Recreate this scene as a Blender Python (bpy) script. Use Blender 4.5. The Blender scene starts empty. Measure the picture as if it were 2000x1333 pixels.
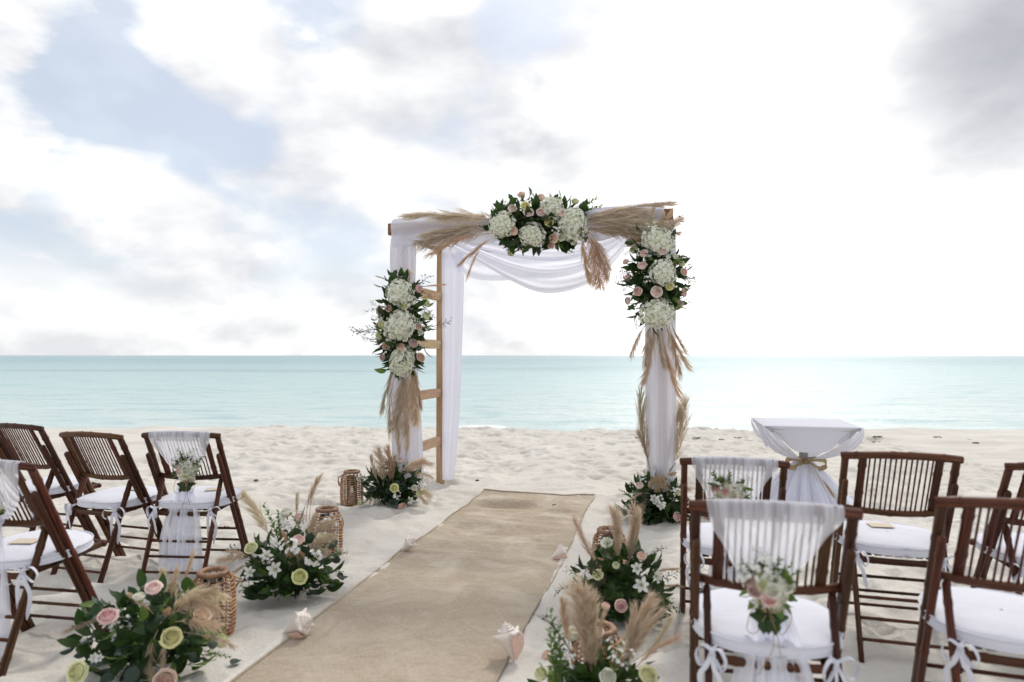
import bpy, math, random
import numpy as np
from mathutils import Vector, Matrix
R = math.radians
rnd = random.Random(7)
nrs = np.random.RandomState(11)
sc = bpy.context.scene
C = sc.collection

# ------------------------------------------------------------------ camera
CAM_H, F = 1.29, 1300.0
PITCH = math.atan(28 / F)
cd = bpy.data.cameras.new('camera')
cd.sensor_width = 36.0
cd.lens = 36.0 * F / 2000
cd.clip_start, cd.clip_end = 0.05, 60000
cd.dof.use_dof = True
cd.dof.focus_distance = 5.6
cd.dof.aperture_fstop = 1.9
cam = bpy.data.objects.new('camera', cd)
C.objects.link(cam)
cam.location = (0, 0, CAM_H)
cam.rotation_euler = (R(90) + PITCH, 0, 0)
sc.camera = cam
sc.view_settings.view_transform = 'Standard'
sc.view_settings.look = 'None'
sc.view_settings.gamma = 1
sc.view_settings.use_curve_mapping = False
sc.view_settings.exposure = 0.22
try:
    sc.cycles.use_denoising = True
    sc.cycles.transparent_max_bounces = 16
    sc.cycles.max_bounces = 8
except Exception:
    pass


def ray(px, py):
    c, s = math.cos(PITCH), math.sin(PITCH)
    u = 666.5 - py
    return Vector((px - 1000, F * c - u * s, F * s + u * c)).normalized()


def G(px, py, z=0.0):
    d = ray(px, py)
    t = (z - CAM_H) / d.z
    return Vector((d.x * t, d.y * t, z))


def AT(px, py, Y):
    d = ray(px, py)
    t = Y / d.y
    return Vector((d.x * t, Y, CAM_H + d.z * t))


# ------------------------------------------------------------------ node helpers
class NT:
    def __init__(s, tree):
        s.t = tree
        s.n = tree.nodes
        s.l = tree.links

    def new(s, typ, **kw):
        n = s.n.new(typ)
        for k, v in kw.items():
            setattr(n, k, v)
        return n

    def link(s, a, b):
        s.l.new(a, b)

    def setin(s, sock, v):
        if hasattr(v, 'node'):
            s.l.new(v, sock)
        else:
            sock.default_value = v

    def math(s, op, a, b=0.0, c=None, clamp=False):
        n = s.new('ShaderNodeMath', operation=op, use_clamp=clamp)
        s.setin(n.inputs[0], a)
        s.setin(n.inputs[1], b)
        if c is not None:
            s.setin(n.inputs[2], c)
        return n.outputs[0]

    def vmath(s, op, a, b=None, out=0):
        n = s.new('ShaderNodeVectorMath', operation=op)
        s.setin(n.inputs[0], a)
        if b is not None:
            if op == 'SCALE':
                s.setin(n.inputs['Scale'], b)
            else:
                s.setin(n.inputs[1], b)
        return n.outputs['Value'] if op in ('DOT_PRODUCT', 'LENGTH') else n.outputs[out]

    def smooth(s, v, a, b, lo=0.0, hi=1.0):
        n = s.new('ShaderNodeMapRange', interpolation_type='SMOOTHSTEP')
        s.setin(n.inputs[0], v)
        for i, q in enumerate((a, b, lo, hi)):
            s.setin(n.inputs[i + 1], q)
        return n.outputs[0]

    def mix(s, f, a, b, blend='MIX'):
        n = s.new('ShaderNodeMix', data_type='RGBA', blend_type=blend)
        s.setin(n.inputs[0], f)
        for i, q in ((6, a), (7, b)):
            if isinstance(q, tuple) and len(q) == 3:
                q = (*q, 1)
            s.setin(n.inputs[i], q)
        return n.outputs[2]

    def noise(s, vec, scale, detail=4, rough=0.5, dist=0.0):
        n = s.new('ShaderNodeTexNoise')
        if vec is not None:
            s.link(vec, n.inputs['Vector'])
        n.inputs['Scale'].default_value = scale
        n.inputs['Detail'].default_value = detail
        n.inputs['Roughness'].default_value = rough
        n.inputs['Distortion'].default_value = dist
        return n.outputs['Fac']


# ------------------------------------------------------------------ world: Nishita sky behind broken cloud
SUN_AZ, SUN_EL = R(24), R(46)
SUN = Vector((math.sin(SUN_AZ) * math.cos(SUN_EL), math.cos(SUN_AZ) * math.cos(SUN_EL), math.sin(SUN_EL)))
w = bpy.data.worlds.new('World')
sc.world = w
w.use_nodes = True
W = NT(w.node_tree)
W.n.clear()
outw = W.new('ShaderNodeOutputWorld')
bg = W.new('ShaderNodeBackground')
bg.inputs['Strength'].default_value = 0.1
sky = W.new('ShaderNodeTexSky', sky_type='NISHITA')
sky.sun_disc = False
sky.sun_elevation = SUN_EL
sky.sun_rotation = SUN_AZ
sky.air_density = 1.0
sky.dust_density = 1.5
tc = W.new('ShaderNodeTexCoord')
dirn = W.vmath('NORMALIZE', tc.outputs['Generated'])
sep = W.new('ShaderNodeSeparateXYZ')
W.link(dirn, sep.inputs[0])
zc = W.math('MAXIMUM', sep.outputs[2], 0.0)
den = W.math('ADD', zc, 0.75)
comb = W.new('ShaderNodeCombineXYZ')
W.link(W.math('DIVIDE', sep.outputs[0], den), comb.inputs[0])
W.link(W.math('DIVIDE', sep.outputs[1], den), comb.inputs[1])
W.link(W.math('MULTIPLY', zc, 1.45), comb.inputs[2])
pl = comb.outputs[0]
nA = W.noise(pl, 4.0, 8, 0.54, 0.0)
nB = W.noise(W.vmath('ADD', pl, (7.3, 2.1, 0.4)), 7.5, 6, 0.5, 0.1)
nS = W.noise(W.vmath('ADD', pl, (0.03, 0.0, 0.05)), 4.0, 6, 0.46, 0.15)
wob = W.math('MULTIPLY', W.math('SUBTRACT', nB, 0.5), 0.30)


def blob(px, py, r_out, r_in=0.0, wb=1.0):
    d = ray(px, py)
    dt = W.vmath('DOT_PRODUCT', dirn, tuple(d))
    ang = W.math('ADD', W.math('ARCCOSINE', W.math('MINIMUM', dt, 0.99999)), W.math('MULTIPLY', wob, wb))
    return W.smooth(ang, R(r_out), R(r_in), 0.0, 1.0)


def addup(lst):
    acc = None
    for k, b in lst:
        m = W.math('MULTIPLY', b, k)
        acc = m if acc is None else W.math('ADD', acc, m)
    return acc


holes = addup([(0.34, blob(150, 150, 10)), (0.20, blob(630, 10, 6)), (0.14, blob(1030, 10, 6)), (0.14, blob(420, 250, 6)),
               (0.05, blob(930, 170, 6)), (0.12, blob(60, 560, 6)), (0.10, blob(-500, 100, 14))])
puffs = addup([(0.34, blob(400, 80, 6)), (0.40, blob(215, 350, 7)), (0.30, blob(20, 250, 7)), (0.22, blob(40, 20, 4)),
               (0.45, blob(1500, 420, 28, 8)), (0.2, blob(800, 120, 6))])
raw = W.math('SUBTRACT', W.math('ADD', nA, puffs), holes)
cov = W.smooth(raw, 0.28, 0.60)
lowb = W.smooth(zc, 0.22, 0.04)
cov = W.math('MAXIMUM', cov, W.math('MULTIPLY', lowb, 0.9))
cov = W.math('MAXIMUM', cov, 0.28)
grey = addup([(0.15, blob(90, 430, 8, 1)), (0.13, blob(570, 400, 8, 1)), (0.66, blob(1970, 110, 18, 0, 0.6)), (0.32, blob(1150, 350, 10, 1)),
              (0.17, blob(880, 250, 9, 1)), (0.10, blob(330, 480, 7)), (0.12, blob(1000, 120, 7))])
shade = W.math('MULTIPLY', W.math('SUBTRACT', nS, nA), 1.25)
tex = W.math('MULTIPLY', W.math('SUBTRACT', nB, 0.5), 0.26)
sdt = W.vmath('DOT_PRODUCT', dirn, tuple(ray(1640, 450)))
glow = W.smooth(sdt, math.cos(R(29)), math.cos(R(2)), 0.0, 0.62)
br = W.math('SUBTRACT', 0.885, W.math('ADD', shade, tex))
br = W.math('MINIMUM', W.math('MAXIMUM', br, 0.74), 1.0)
br = W.math('MULTIPLY', W.math('ADD', br, glow), W.math('SUBTRACT', 1.0, W.math('MINIMUM', grey, 0.74)))
br = W.math('MINIMUM', br, 2.4)
ccol = W.mix(W.smooth(br, 0.45, 1.0), (0.93, 0.955, 1.03), (1.0, 1.0, 1.0))
cl = W.vmath('SCALE', ccol, W.math('MULTIPLY', br, 10.0))
skyc = W.mix(0.38, sky.outputs[0], (8.0, 8.8, 9.8))
final = W.mix(cov, skyc, cl)
W.link(final, bg.inputs['Color'])
W.link(bg.outputs[0], outw.inputs[0])

sd = bpy.data.lights.new('sun', 'SUN')
sd.energy = 1.8
sd.angle = R(10)
sd.color = (1.0, 0.95, 0.87)
sun = bpy.data.objects.new('sun', sd)
C.objects.link(sun)
sun.rotation_euler = SUN.to_track_quat('Z', 'Y').to_euler()
sun.location = (4, 8, 9)


# ------------------------------------------------------------------ materials
def newmat(name):
    m = bpy.data.materials.new(name)
    m.use_nodes = True
    n = NT(m.node_tree)
    n.n.clear()
    o = n.new('ShaderNodeOutputMaterial')
    return m, n, o


def principled(n, rough=0.6, spec=0.4, sheen=0.0):
    p = n.new('ShaderNodeBsdfPrincipled')
    p.inputs['Roughness'].default_value = rough
    p.inputs['Specular IOR Level'].default_value = spec
    if sheen:
        p.inputs['Sheen Weight'].default_value = sheen
    return p


def jitter(n, col, amt_v=0.25, amt_h=0.03):
    oi = n.new('ShaderNodeObjectInfo')
    h = n.new('ShaderNodeHueSaturation')
    n.setin(h.inputs['Color'], col)
    n.link(n.math('ADD', n.math('MULTIPLY', oi.outputs['Random'], amt_v), 1 - amt_v / 2), h.inputs['Value'])
    n.link(n.math('ADD', n.math('MULTIPLY', n.math('FRACT', n.math('MULTIPLY', oi.outputs['Random'], 7.13)), amt_h), 0.5 - amt_h / 2), h.inputs['Hue'])
    return h.outputs[0]


def simple(name, c1, c2, scale=20, rough=0.6, spec=0.35, bump=0.0, bscale=60, transl=0.0, jit=0.0, stretch=None, uv=False, sheen=0.0, tcol=None, detail=4):
    m, n, o = newmat(name)
    t = n.new('ShaderNodeTexCoord')
    v = t.outputs['UV' if uv else 'Object']
    if stretch:
        v = n.vmath('MULTIPLY', v, stretch)
    f = n.smooth(n.noise(v, scale, detail, 0.6), 0.3, 0.7)
    col = n.mix(f, c1, c2)
    if jit:
        col = jitter(n, col, jit)
    p = principled(n, rough, spec, sheen)
    n.link(col, p.inputs['Base Color'])
    if bump:
        b = n.new('ShaderNodeBump')
        b.inputs['Strength'].default_value = bump
        b.inputs['Distance'].default_value = 0.01
        n.link(n.noise(v, bscale, 5, 0.6), b.inputs['Height'])
        n.link(b.outputs[0], p.inputs['Normal'])
    if transl:
        tr = n.new('ShaderNodeBsdfTranslucent')
        if tcol:
            tr.inputs[0].default_value = (*tcol, 1)
        else:
            n.link(col, tr.inputs[0])
        mx = n.new('ShaderNodeMixShader')
        mx.inputs[0].default_value = transl
        n.link(p.outputs[0], mx.inputs[1])
        n.link(tr.outputs[0], mx.inputs[2])
        n.link(mx.outputs[0], o.inputs[0])
    else:
        n.link(p.outputs[0], o.inputs[0])
    return m


def fabric(name, col, alpha=1.0, transl=0.4, grazing=0.0, bump=0.15, bscale=14, streak=0.0):
    m, n, o = newmat(name)
    t = n.new('ShaderNodeTexCoord')
    d = principled(n, 0.85, 0.15, 0.25)
    d.inputs['Base Color'].default_value = (*col, 1)
    b = n.new('ShaderNodeBump')
    b.inputs['Strength'].default_value = bump
    b.inputs['Distance'].default_value = 0.02
    n.link(n.noise(t.outputs['Object'], bscale, 3, 0.55, 0.6), b.inputs['Height'])
    n.link(b.outputs[0], d.inputs['Normal'])
    tr = n.new('ShaderNodeBsdfTranslucent')
    tr.inputs[0].default_value = (*col, 1)
    mx = n.new('ShaderNodeMixShader')
    mx.inputs[0].default_value = transl
    n.link(d.outputs[0], mx.inputs[1])
    n.link(tr.outputs[0], mx.inputs[2])
    last = mx.outputs[0]
    if alpha < 1:
        tp = n.new('ShaderNodeBsdfTransparent')
        lw = n.new('ShaderNodeLayerWeight')
        lw.inputs[0].default_value = 0.5
        fac = n.math('ADD', alpha, n.math('MULTIPLY', lw.outputs['Facing'], grazing))
        if streak:      # gathered cloth is denser along its folds
            sv = n.smooth(n.noise(n.vmath('MULTIPLY', t.outputs['UV'], (13, 0.8, 1)), 1, 3, 0.6), 0.35, 0.65, -streak, streak)
            fac = n.math('ADD', fac, sv)
        fac = n.math('MINIMUM', n.math('MAXIMUM', fac, 0.05), 1.0)
        m2 = n.new('ShaderNodeMixShader')
        n.link(fac, m2.inputs[0])
        n.link(tp.outputs[0], m2.inputs[1])
        n.link(last, m2.inputs[2])
        last = m2.outputs[0]
    n.link(last, o.inputs[0])
    return m


M = {}
WHITE = (0.83, 0.83, 0.92)
M['cloth'] = fabric('white_cloth', WHITE, 1, 0.30)
M['drape'] = fabric('drape_cloth', (0.89, 0.905, 0.985), 0.82, 0.60, 0.25)
M['sheer'] = fabric('sheer_cloth', (0.88, 0.89, 0.97), 0.82, 0.56, 0.3, 0.05)
M['sheer_thin'] = fabric('thin_sheer_cloth', (0.84, 0.82, 0.87), 0.30, 0.5, 0.5)
M['sash'] = fabric('sash_cloth', (0.91, 0.915, 0.99), 0.76, 0.5, 0.4, 0.1, 14, 0.22)
M['sash_tail'] = fabric('sash_tail_cloth', (0.91, 0.92, 0.99), 0.80, 0.45, 0.4, 0.1, 14, 0.15)
M['cushion'] = fabric('cushion_cloth', (0.66, 0.66, 0.73), 1, 0.0, 0, 0.55, 7)
M['bamboo'] = simple('dark_bamboo', (0.025, 0.0075, 0.0037), (0.115, 0.041, 0.0175), 1.0, 0.45, 0.22, 0.10, 3.0, uv=True, stretch=(9, 3.2, 1), jit=0.7)
M['spindle'] = simple('red_brown_spindle', (0.045, 0.010, 0.0055), (0.105, 0.027, 0.0145), 1.0, 0.45, 0.25, 0, 3.0, uv=True, stretch=(3, 4, 1), jit=0.4)
M['bolt'] = simple('bolt_metal', (0.25, 0.23, 0.2), (0.12, 0.11, 0.1), 50, 0.4, 0.6)
M['wood'] = simple('arch_wood', (0.33, 0.20, 0.105), (0.52, 0.345, 0.20), 1.0, 0.6, 0.3, 0.2, 5, uv=True, stretch=(6, 1.6, 1), jit=0.25, detail=7)
M['wood_light'] = simple('rung_wood', (0.46, 0.30, 0.17), (0.62, 0.44, 0.27), 1.0, 0.6, 0.3, 0.2, 5, uv=True, stretch=(6, 1.6, 1), jit=0.15)
M['wood_dark'] = simple('beam_wood', (0.14, 0.06, 0.03), (0.26, 0.13, 0.065), 1.0, 0.6, 0.3, 0.2, 5, uv=True, stretch=(6, 1.6, 1))
M['wicker'] = simple('lantern_wicker', (0.28, 0.125, 0.05), (0.50, 0.27, 0.13), 30, 0.5, 0.45, 0.2, 90, jit=0.5)
M['wicker_rim'] = simple('lantern_rim', (0.16, 0.075, 0.04), (0.33, 0.19, 0.11), 25, 0.55, 0.4, 0.3, 70)
M['candle'] = simple('candle_wax', (0.80, 0.75, 0.65), (0.85, 0.8, 0.7), 8, 0.5, 0.4)
M['burlap_bow'] = simple('burlap_ribbon', (0.36, 0.26, 0.15), (0.50, 0.38, 0.24), 60, 0.85, 0.1, 0.4, 220, transl=0.15)
M['twine'] = simple('twine', (0.30, 0.2, 0.11), (0.42, 0.3, 0.18), 80, 0.9, 0.1)
M['card'] = simple('tan_card', (0.58, 0.50, 0.39), (0.62, 0.54, 0.43), 30, 0.8, 0.1)
M['shell'] = simple('conch_shell', (0.74, 0.64, 0.57), (0.80, 0.73, 0.67), 22, 0.5, 0.4, 0.25, 50)
M['shell_pink'] = simple('conch_lip', (0.74, 0.46, 0.37), (0.80, 0.60, 0.52), 18, 0.35, 0.5)
M['pampas'] = simple('pampas_tan', (0.55, 0.45, 0.345), (0.72, 0.61, 0.485), 12, 0.9, 0.05, transl=0.45, jit=0.3)
M['pampas_pale'] = simple('pampas_cream', (0.64, 0.52, 0.38), (0.76, 0.65, 0.50), 12, 0.9, 0.05, transl=0.4, jit=0.2)
M['pampas_gold'] = simple('pampas_gold', (0.58, 0.42, 0.28), (0.72, 0.55, 0.39), 12, 0.9, 0.05, transl=0.45, jit=0.2)
M['leaf'] = simple('dark_leaf', (0.013, 0.031, 0.010), (0.038, 0.073, 0.020), 20, 0.42, 0.25, 0.1, 60, transl=0.18, jit=0.9, tcol=(0.08, 0.16, 0.03))
M['leaf_light'] = simple('fresh_leaf', (0.075, 0.14, 0.026), (0.145, 0.23, 0.05), 20, 0.45, 0.4, 0.1, 60, transl=0.3, jit=0.6, tcol=(0.2, 0.3, 0.06))
M['euca'] = simple('eucalyptus_leaf', (0.035, 0.058, 0.044), (0.065, 0.095, 0.072), 20, 0.55, 0.3, 0, 60, transl=0.15, jit=0.5)
M['twig'] = simple('twig', (0.03, 0.03, 0.02), (0.06, 0.05, 0.03), 30, 0.7, 0.2)
M['stem'] = simple('green_stem', (0.07, 0.11, 0.03), (0.12, 0.16, 0.05), 30, 0.6, 0.3)
M['hyd'] = simple('hydrangea_petal', (0.80, 0.81, 0.71), (0.88, 0.88, 0.82), 30, 0.7, 0.2, transl=0.3)
M['hyd_green'] = simple('hydrangea_green_petal', (0.66, 0.72, 0.50), (0.76, 0.80, 0.62), 30, 0.7, 0.2, transl=0.3)
M['hyd_core'] = simple('hydrangea_core', (0.52, 0.55, 0.38), (0.62, 0.64, 0.48), 30, 0.8, 0.1)


def rosemats(k, outer, inner):
    M[k + '_o'] = simple(k + '_outer_petal', outer, tuple(min(.9, c * 1.06) for c in outer), 40, 0.6, 0.25, transl=0.25, jit=0.15)
    M[k + '_i'] = simple(k + '_inner_petal', inner, tuple(min(.9, c * 1.08) for c in inner), 40, 0.6, 0.25, transl=0.25, jit=0.15)


rosemats('blush', (0.86, 0.71, 0.65), (0.83, 0.57, 0.52))
rosemats('pink', (0.84, 0.62, 0.57), (0.79, 0.45, 0.43))
rosemats('peach', (0.86, 0.66, 0.53), (0.84, 0.56, 0.43))
rosemats('dusty', (0.66, 0.48, 0.45), (0.58, 0.37, 0.36))
rosemats('yellow', (0.82, 0.80, 0.42), (0.80, 0.76, 0.32))
rosemats('lime', (0.76, 0.78, 0.50), (0.72, 0.75, 0.40))
rosemats('ivory', (0.84, 0.84, 0.72), (0.80, 0.82, 0.62))
M['petal_white'] = simple('white_petal', (0.80, 0.80, 0.76), (0.84, 0.83, 0.80), 20, 0.55, 0.3, transl=0.3)
M['stamen'] = simple('stamen', (0.55, 0.5, 0.15), (0.4, 0.45, 0.12), 30, 0.7, 0.2)
M['weed'] = simple('dry_seaweed', (0.05, 0.035, 0.02), (0.12, 0.08, 0.05), 60, 0.9, 0.1)
M['metal_grey'] = simple('table_pole', (0.35, 0.34, 0.35), (0.42, 0.41, 0.42), 10, 0.4, 0.5)


def glass_mat():
    m, n, o = newmat('lantern_glass')
    tp = n.new('ShaderNodeBsdfTransparent')
    tp.inputs[0].default_value = (0.93, 0.95, 0.94, 1)
    g = n.new('ShaderNodeBsdfGlossy')
    g.inputs['Roughness'].default_value = 0.03
    fr = n.new('ShaderNodeFresnel')
    fr.inputs[0].default_value = 1.45
    mx = n.new('ShaderNodeMixShader')
    n.link(n.math('ADD', fr.outputs[0], 0.03), mx.inputs[0])
    n.link(tp.outputs[0], mx.inputs[1])
    n.link(g.outputs[0], mx.inputs[2])
    n.link(mx.outputs[0], o.inputs[0])
    return m


M['glass'] = glass_mat()


def sand_mat():
    m, n, o = newmat('sand')
    t = n.new('ShaderNodeTexCoord')
    v = t.outputs['Object']
    big = n.smooth(n.noise(v, 0.9, 5, 0.55), 0.3, 0.72)
    col = n.mix(big, (0.60, 0.57, 0.525), (0.69, 0.665, 0.62))
    gr = n.smooth(n.noise(v, 420, 2, 0.6), 0.35, 0.68)
    col = n.mix(n.math('MULTIPLY', gr, 0.35), col, (0.42, 0.35, 0.28))
    sp = n.smooth(n.noise(v, 95, 2, 0.5), 0.69, 0.74)
    col = n.mix(n.math('MULTIPLY', sp, 0.45), col, (0.27, 0.215, 0.165))
    p = principled(n, 0.95, 0.1)
    n.link(col, p.inputs['Base Color'])
    b1 = n.new('ShaderNodeBump')
    b1.inputs['Strength'].default_value = 0.7
    b1.inputs['Distance'].default_value = 0.016
    n.link(n.noise(v, 26, 5, 0.6, 0.4), b1.inputs['Height'])
    b2 = n.new('ShaderNodeBump')
    b2.inputs['Strength'].default_value = 0.45
    b2.inputs['Distance'].default_value = 0.003
    n.link(n.noise(v, 260, 3, 0.7), b2.inputs['Height'])
    n.link(b1.outputs[0], b2.inputs['Normal'])
    n.link(b2.outputs[0], p.inputs['Normal'])
    n.link(p.outputs[0], o.inputs[0])
    return m


def runner_mat():
    m, n, o = newmat('burlap_runner')
    t = n.new('ShaderNodeTexCoord')
    v = t.outputs['Object']
    a = n.noise(n.vmath('MULTIPLY', v, (520, 26, 1)), 1, 2, 0.5)
    b = n.noise(n.vmath('MULTIPLY', v, (26, 520, 1)), 1, 2, 0.5)
    weave = n.math('MULTIPLY', n.math('ADD', a, b), 0.5)
    col = n.mix(n.smooth(weave, 0.35, 0.65), (0.32, 0.26, 0.195), (0.47, 0.395, 0.31))
    dust = n.smooth(n.noise(v, 2.6, 8, 0.68, 0.8), 0.42, 0.70)
    sepv = n.new('ShaderNodeSeparateXYZ')
    n.link(v, sepv.inputs[0])
    far = n.smooth(sepv.outputs[1], -4.2, -0.5, 0.40, 0.85)
    col = n.mix(n.math('MULTIPLY', dust, far), col, (0.56, 0.495, 0.415))
    p = principled(n, 0.95, 0.08)
    n.link(col, p.inputs['Base Color'])
    bb = n.new('ShaderNodeBump')
    bb.inputs['Strength'].default_value = 0.5
    bb.inputs['Distance'].default_value = 0.003
    n.link(weave, bb.inputs['Height'])
    b1 = n.new('ShaderNodeBump')
    b1.inputs['Strength'].default_value = 0.6
    b1.inputs['Distance'].default_value = 0.03
    n.link(n.noise(n.vmath('MULTIPLY', v, (1.0, 2.2, 1)), 5, 6, 0.6, 1.0), b1.inputs['Height'])
    n.link(bb.outputs[0], b1.inputs['Normal'])
    n.link(b1.outputs[0], p.inputs['Normal'])
    n.link(p.outputs[0], o.inputs[0])
    return m


def sea_mat():
    m, n, o = newmat('sea_water')
    t = n.new('ShaderNodeTexCoord')
    v = t.outputs['Object']
    sepv = n.new('ShaderNodeSeparateXYZ')
    n.link(v, sepv.inputs[0])
    y = sepv.outputs[1]
    lg = n.math('LOGARITHM', n.math('MAXIMUM', y, 10.0), 10.0)
    near = n.mix(n.smooth(lg, 1.15, 1.9), (0.56, 0.66, 0.645), (0.41, 0.56, 0.565))
    far = n.mix(n.smooth(lg, 1.75, 2.5), near, (0.21, 0.375, 0.415))
    patch = n.smooth(n.noise(n.vmath('MULTIPLY', v, (0.009, 0.022, 1)), 1, 5, 0.6, 0.5), 0.50, 0.66)
    pm = n.math('MULTIPLY', patch, n.smooth(lg, 1.6, 1.85))
    col = n.mix(n.math('MULTIPLY', pm, 0.75), far, (0.16, 0.27, 0.33))
    st = n.smooth(n.noise(n.vmath('MULTIPLY', v, (0.30, 0.8, 1)), 1, 6, 0.68, 1.0), 0.46, 0.66)
    col = n.mix(n.math('MULTIPLY', st, 0.7), col, (0.28, 0.47, 0.50))
    bb = n.new('ShaderNodeBump')
    bb.inputs['Strength'].default_value = 0.8
    bb.inputs['Distance'].default_value = 0.25
    h = n.math('ADD', n.math('MULTIPLY', n.noise(n.vmath('MULTIPLY', v, (0.45, 1.5, 1)), 1, 6, 0.6, 0.5), 0.8),
               n.math('MULTIPLY', n.noise(n.vmath('MULTIPLY', v, (2.0, 5.0, 1)), 1, 4, 0.6, 0.3), 0.40))
    n.link(h, bb.inputs['Height'])
    d = n.new('ShaderNodeBsdfDiffuse')
    n.link(col, d.inputs[0])
    n.link(bb.outputs[0], d.inputs['Normal'])
    g = n.new('ShaderNodeBsdfGlossy')
    g.inputs['Roughness'].default_value = 0.22
    n.link(bb.outputs[0], g.inputs['Normal'])
    fr = n.new('ShaderNodeFresnel')
    fr.inputs[0].default_value = 1.33
    n.link(bb.outputs[0], fr.inputs['Normal'])
    mx = n.new('ShaderNodeMixShader')
    n.link(n.math('MINIMUM', n.math('MULTIPLY', fr.outputs[0], 0.95), 0.48), mx.inputs[0])
    n.link(d.outputs[0], mx.inputs[1])
    n.link(g.outputs[0], mx.inputs[2])
    n.link(mx.outputs[0], o.inputs[0])
    return m


M['sand'] = sand_mat()
M['runner'] = runner_mat()
M['sea'] = sea_mat()
M['foam'] = simple('foam', (0.70, 0.74, 0.73), (0.82, 0.84, 0.83), 9, 0.6, 0.3, 0.6, 20)


# ------------------------------------------------------------------ mesh builder
def V(*a):
    return Vector(a)


def perp(t, ref):
    s = ref - t * ref.dot(t)
    if s.length < 1e-5:
        ref = Vector((0, 1, 0)) if abs(t.y) < 0.9 else Vector((1, 0, 0))
        s = ref - t * ref.dot(t)
    return s.normalized()


class MB:
    def __init__(s):
        s.v, s.f, s.uv, s.mi = [], [], [], []

    def add(s, v, f, uv=None, mi=0):
        b = len(s.v)
        s.v += [tuple(p) for p in v]
        s.uv += uv if uv else [(p[0], p[1]) for p in v]
        s.f += [tuple(i + b for i in q) for q in f]
        s.mi += [mi] * len(f)

    def tube(s, pts, rad, n=8, flat=1.0, ref=Vector((1, 0, 0)), cap=True, mi=0):
        """swept rod; rad float or list; flat = ratio of the half width across ref to that along ref"""
        pts = [Vector(p) for p in pts]
        k = len(pts)
        if not hasattr(rad, '__len__'):
            rad = [rad] * k
        vs, uv, L = [], [], 0.0
        for i, p in enumerate(pts):
            t = (pts[min(i + 1, k - 1)] - pts[max(i - 1, 0)]).normalized()
            a = perp(t, ref)
            b = t.cross(a)
            if i:
                L += (p - pts[i - 1]).length
            for j in range(n):
                th = 2 * math.pi * j / n
                vs.append(p + a * (math.cos(th) * rad[i]) + b * (math.sin(th) * rad[i] * flat))
                uv.append((abs(j / n - 0.5), L))
        f = [(i * n + j, i * n + (j + 1) % n, (i + 1) * n + (j + 1) % n, (i + 1) * n + j) for i in range(k - 1) for j in range(n)]
        if cap:
            f += [tuple(range(n - 1, -1, -1)), tuple((k - 1) * n + j for j in range(n))]
        s.add(vs, f, uv, mi)

    def grid(s, P, close=False, mi=0):
        """P[i][j] points; close wraps j"""
        a, b = len(P), len(P[0])
        vs = [p for row in P for p in row]
        uv = [(j / max(1, b - 1), i / max(1, a - 1)) for i in range(a) for j in range(b)]
        f = []
        for i in range(a - 1):
            for j in range(b if close else b - 1):
                j2 = (j + 1) % b
                f.append((i * b + j, i * b + j2, (i + 1) * b + j2, (i + 1) * b + j))
        s.add(vs, f, uv, mi)

    def box(s, c, h, ax=None, mi=0, bev=0.0):
        """box, centre c, half sizes h, optional axes; chamfered along all edges by a second inset ring"""
        X, Y, Z = ax if ax else (V(1, 0, 0), V(0, 1, 0), V(0, 0, 1))
        c = Vector(c)
        b = bev if bev else min(h) * 0.12
        vs, uv = [], []
        for (dz, ins) in ((-h[2], b), (-h[2] + b, 0), (h[2] - b, 0), (h[2], b)):
            for sx, sy in ((-1, -1), (1, -1), (1, 1), (-1, 1)):
                vs.append(c + X * (sx * (h[0] - ins)) + Y * (sy * (h[1] - ins)) + Z * dz)
                uv.append((0.5 * sx * h[0] + sy * h[1], dz))
        f = [(3, 2, 1, 0), (12, 13, 14, 15)]
        for k in range(3):
            for j in range(4):
                f.append((k * 4 + j, k * 4 + (j + 1) % 4, k * 4 + 4 + (j + 1) % 4, k * 4 + 4 + j))
        s.add(vs, f, uv, mi)

    def mesh(s, name, mats, smooth=True):
        me = bpy.data.meshes.new(name)
        me.from_pydata(s.v, [], s.f)
        uvl = me.uv_layers.new(name='UVMap')
        li = np.empty(len(me.loops), dtype=np.int32)
        me.loops.foreach_get('vertex_index', li)
        uvl.data.foreach_set('uv', np.array(s.uv, dtype=np.float32)[li].ravel())
        for m in (mats if isinstance(mats, (list, tuple)) else [mats]):
            me.materials.append(m)
        me.polygons.foreach_set('material_index', np.array(s.mi, dtype=np.int32))
        me.polygons.foreach_set('use_smooth', np.full(len(me.polygons), smooth))
        me.update()
        return me


def thing(name, label, cat, loc=(0, 0, 0), rotz=0.0, group=None):
    o = bpy.data.objects.new(name, None)
    C.objects.link(o)
    o.location = loc
    o.rotation_euler = (0, 0, rotz)
    o.empty_display_size = 0.1
    o['label'], o['category'] = label, cat
    if group:
        o['group'] = group
    return o


def obj(name, me, parent=None, loc=None, quat=None, scale=None, kind=None, label=None):
    o = bpy.data.objects.new(name, me)
    C.objects.link(o)
    if parent is not None:
        o.parent = parent
    if loc is not None:
        o.location = loc
    if quat is not None:
        o.rotation_mode = 'QUATERNION'
        o.rotation_quaternion = quat
    if scale is not None:
        o.scale = (scale,) * 3 if not hasattr(scale, '__len__') else scale
    if kind:
        o['kind'] = kind
    if label:
        o['label'] = label
    return o


def tag(o, label, cat, group=None):
    o['label'], o['category'] = label, cat
    if group:
        o['group'] = group
    return o


def dup(root, loc, rotz, label):
    r = root.copy()
    C.objects.link(r)
    r.location, r.rotation_euler = loc, (0, 0, rotz)
    r['label'] = label
    for ch in list(root.children):
        c = ch.copy()
        C.objects.link(c)
        c.parent = r
        for g in list(ch.children):
            d = g.copy()
            C.objects.link(d)
            d.parent = c
    return r


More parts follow.
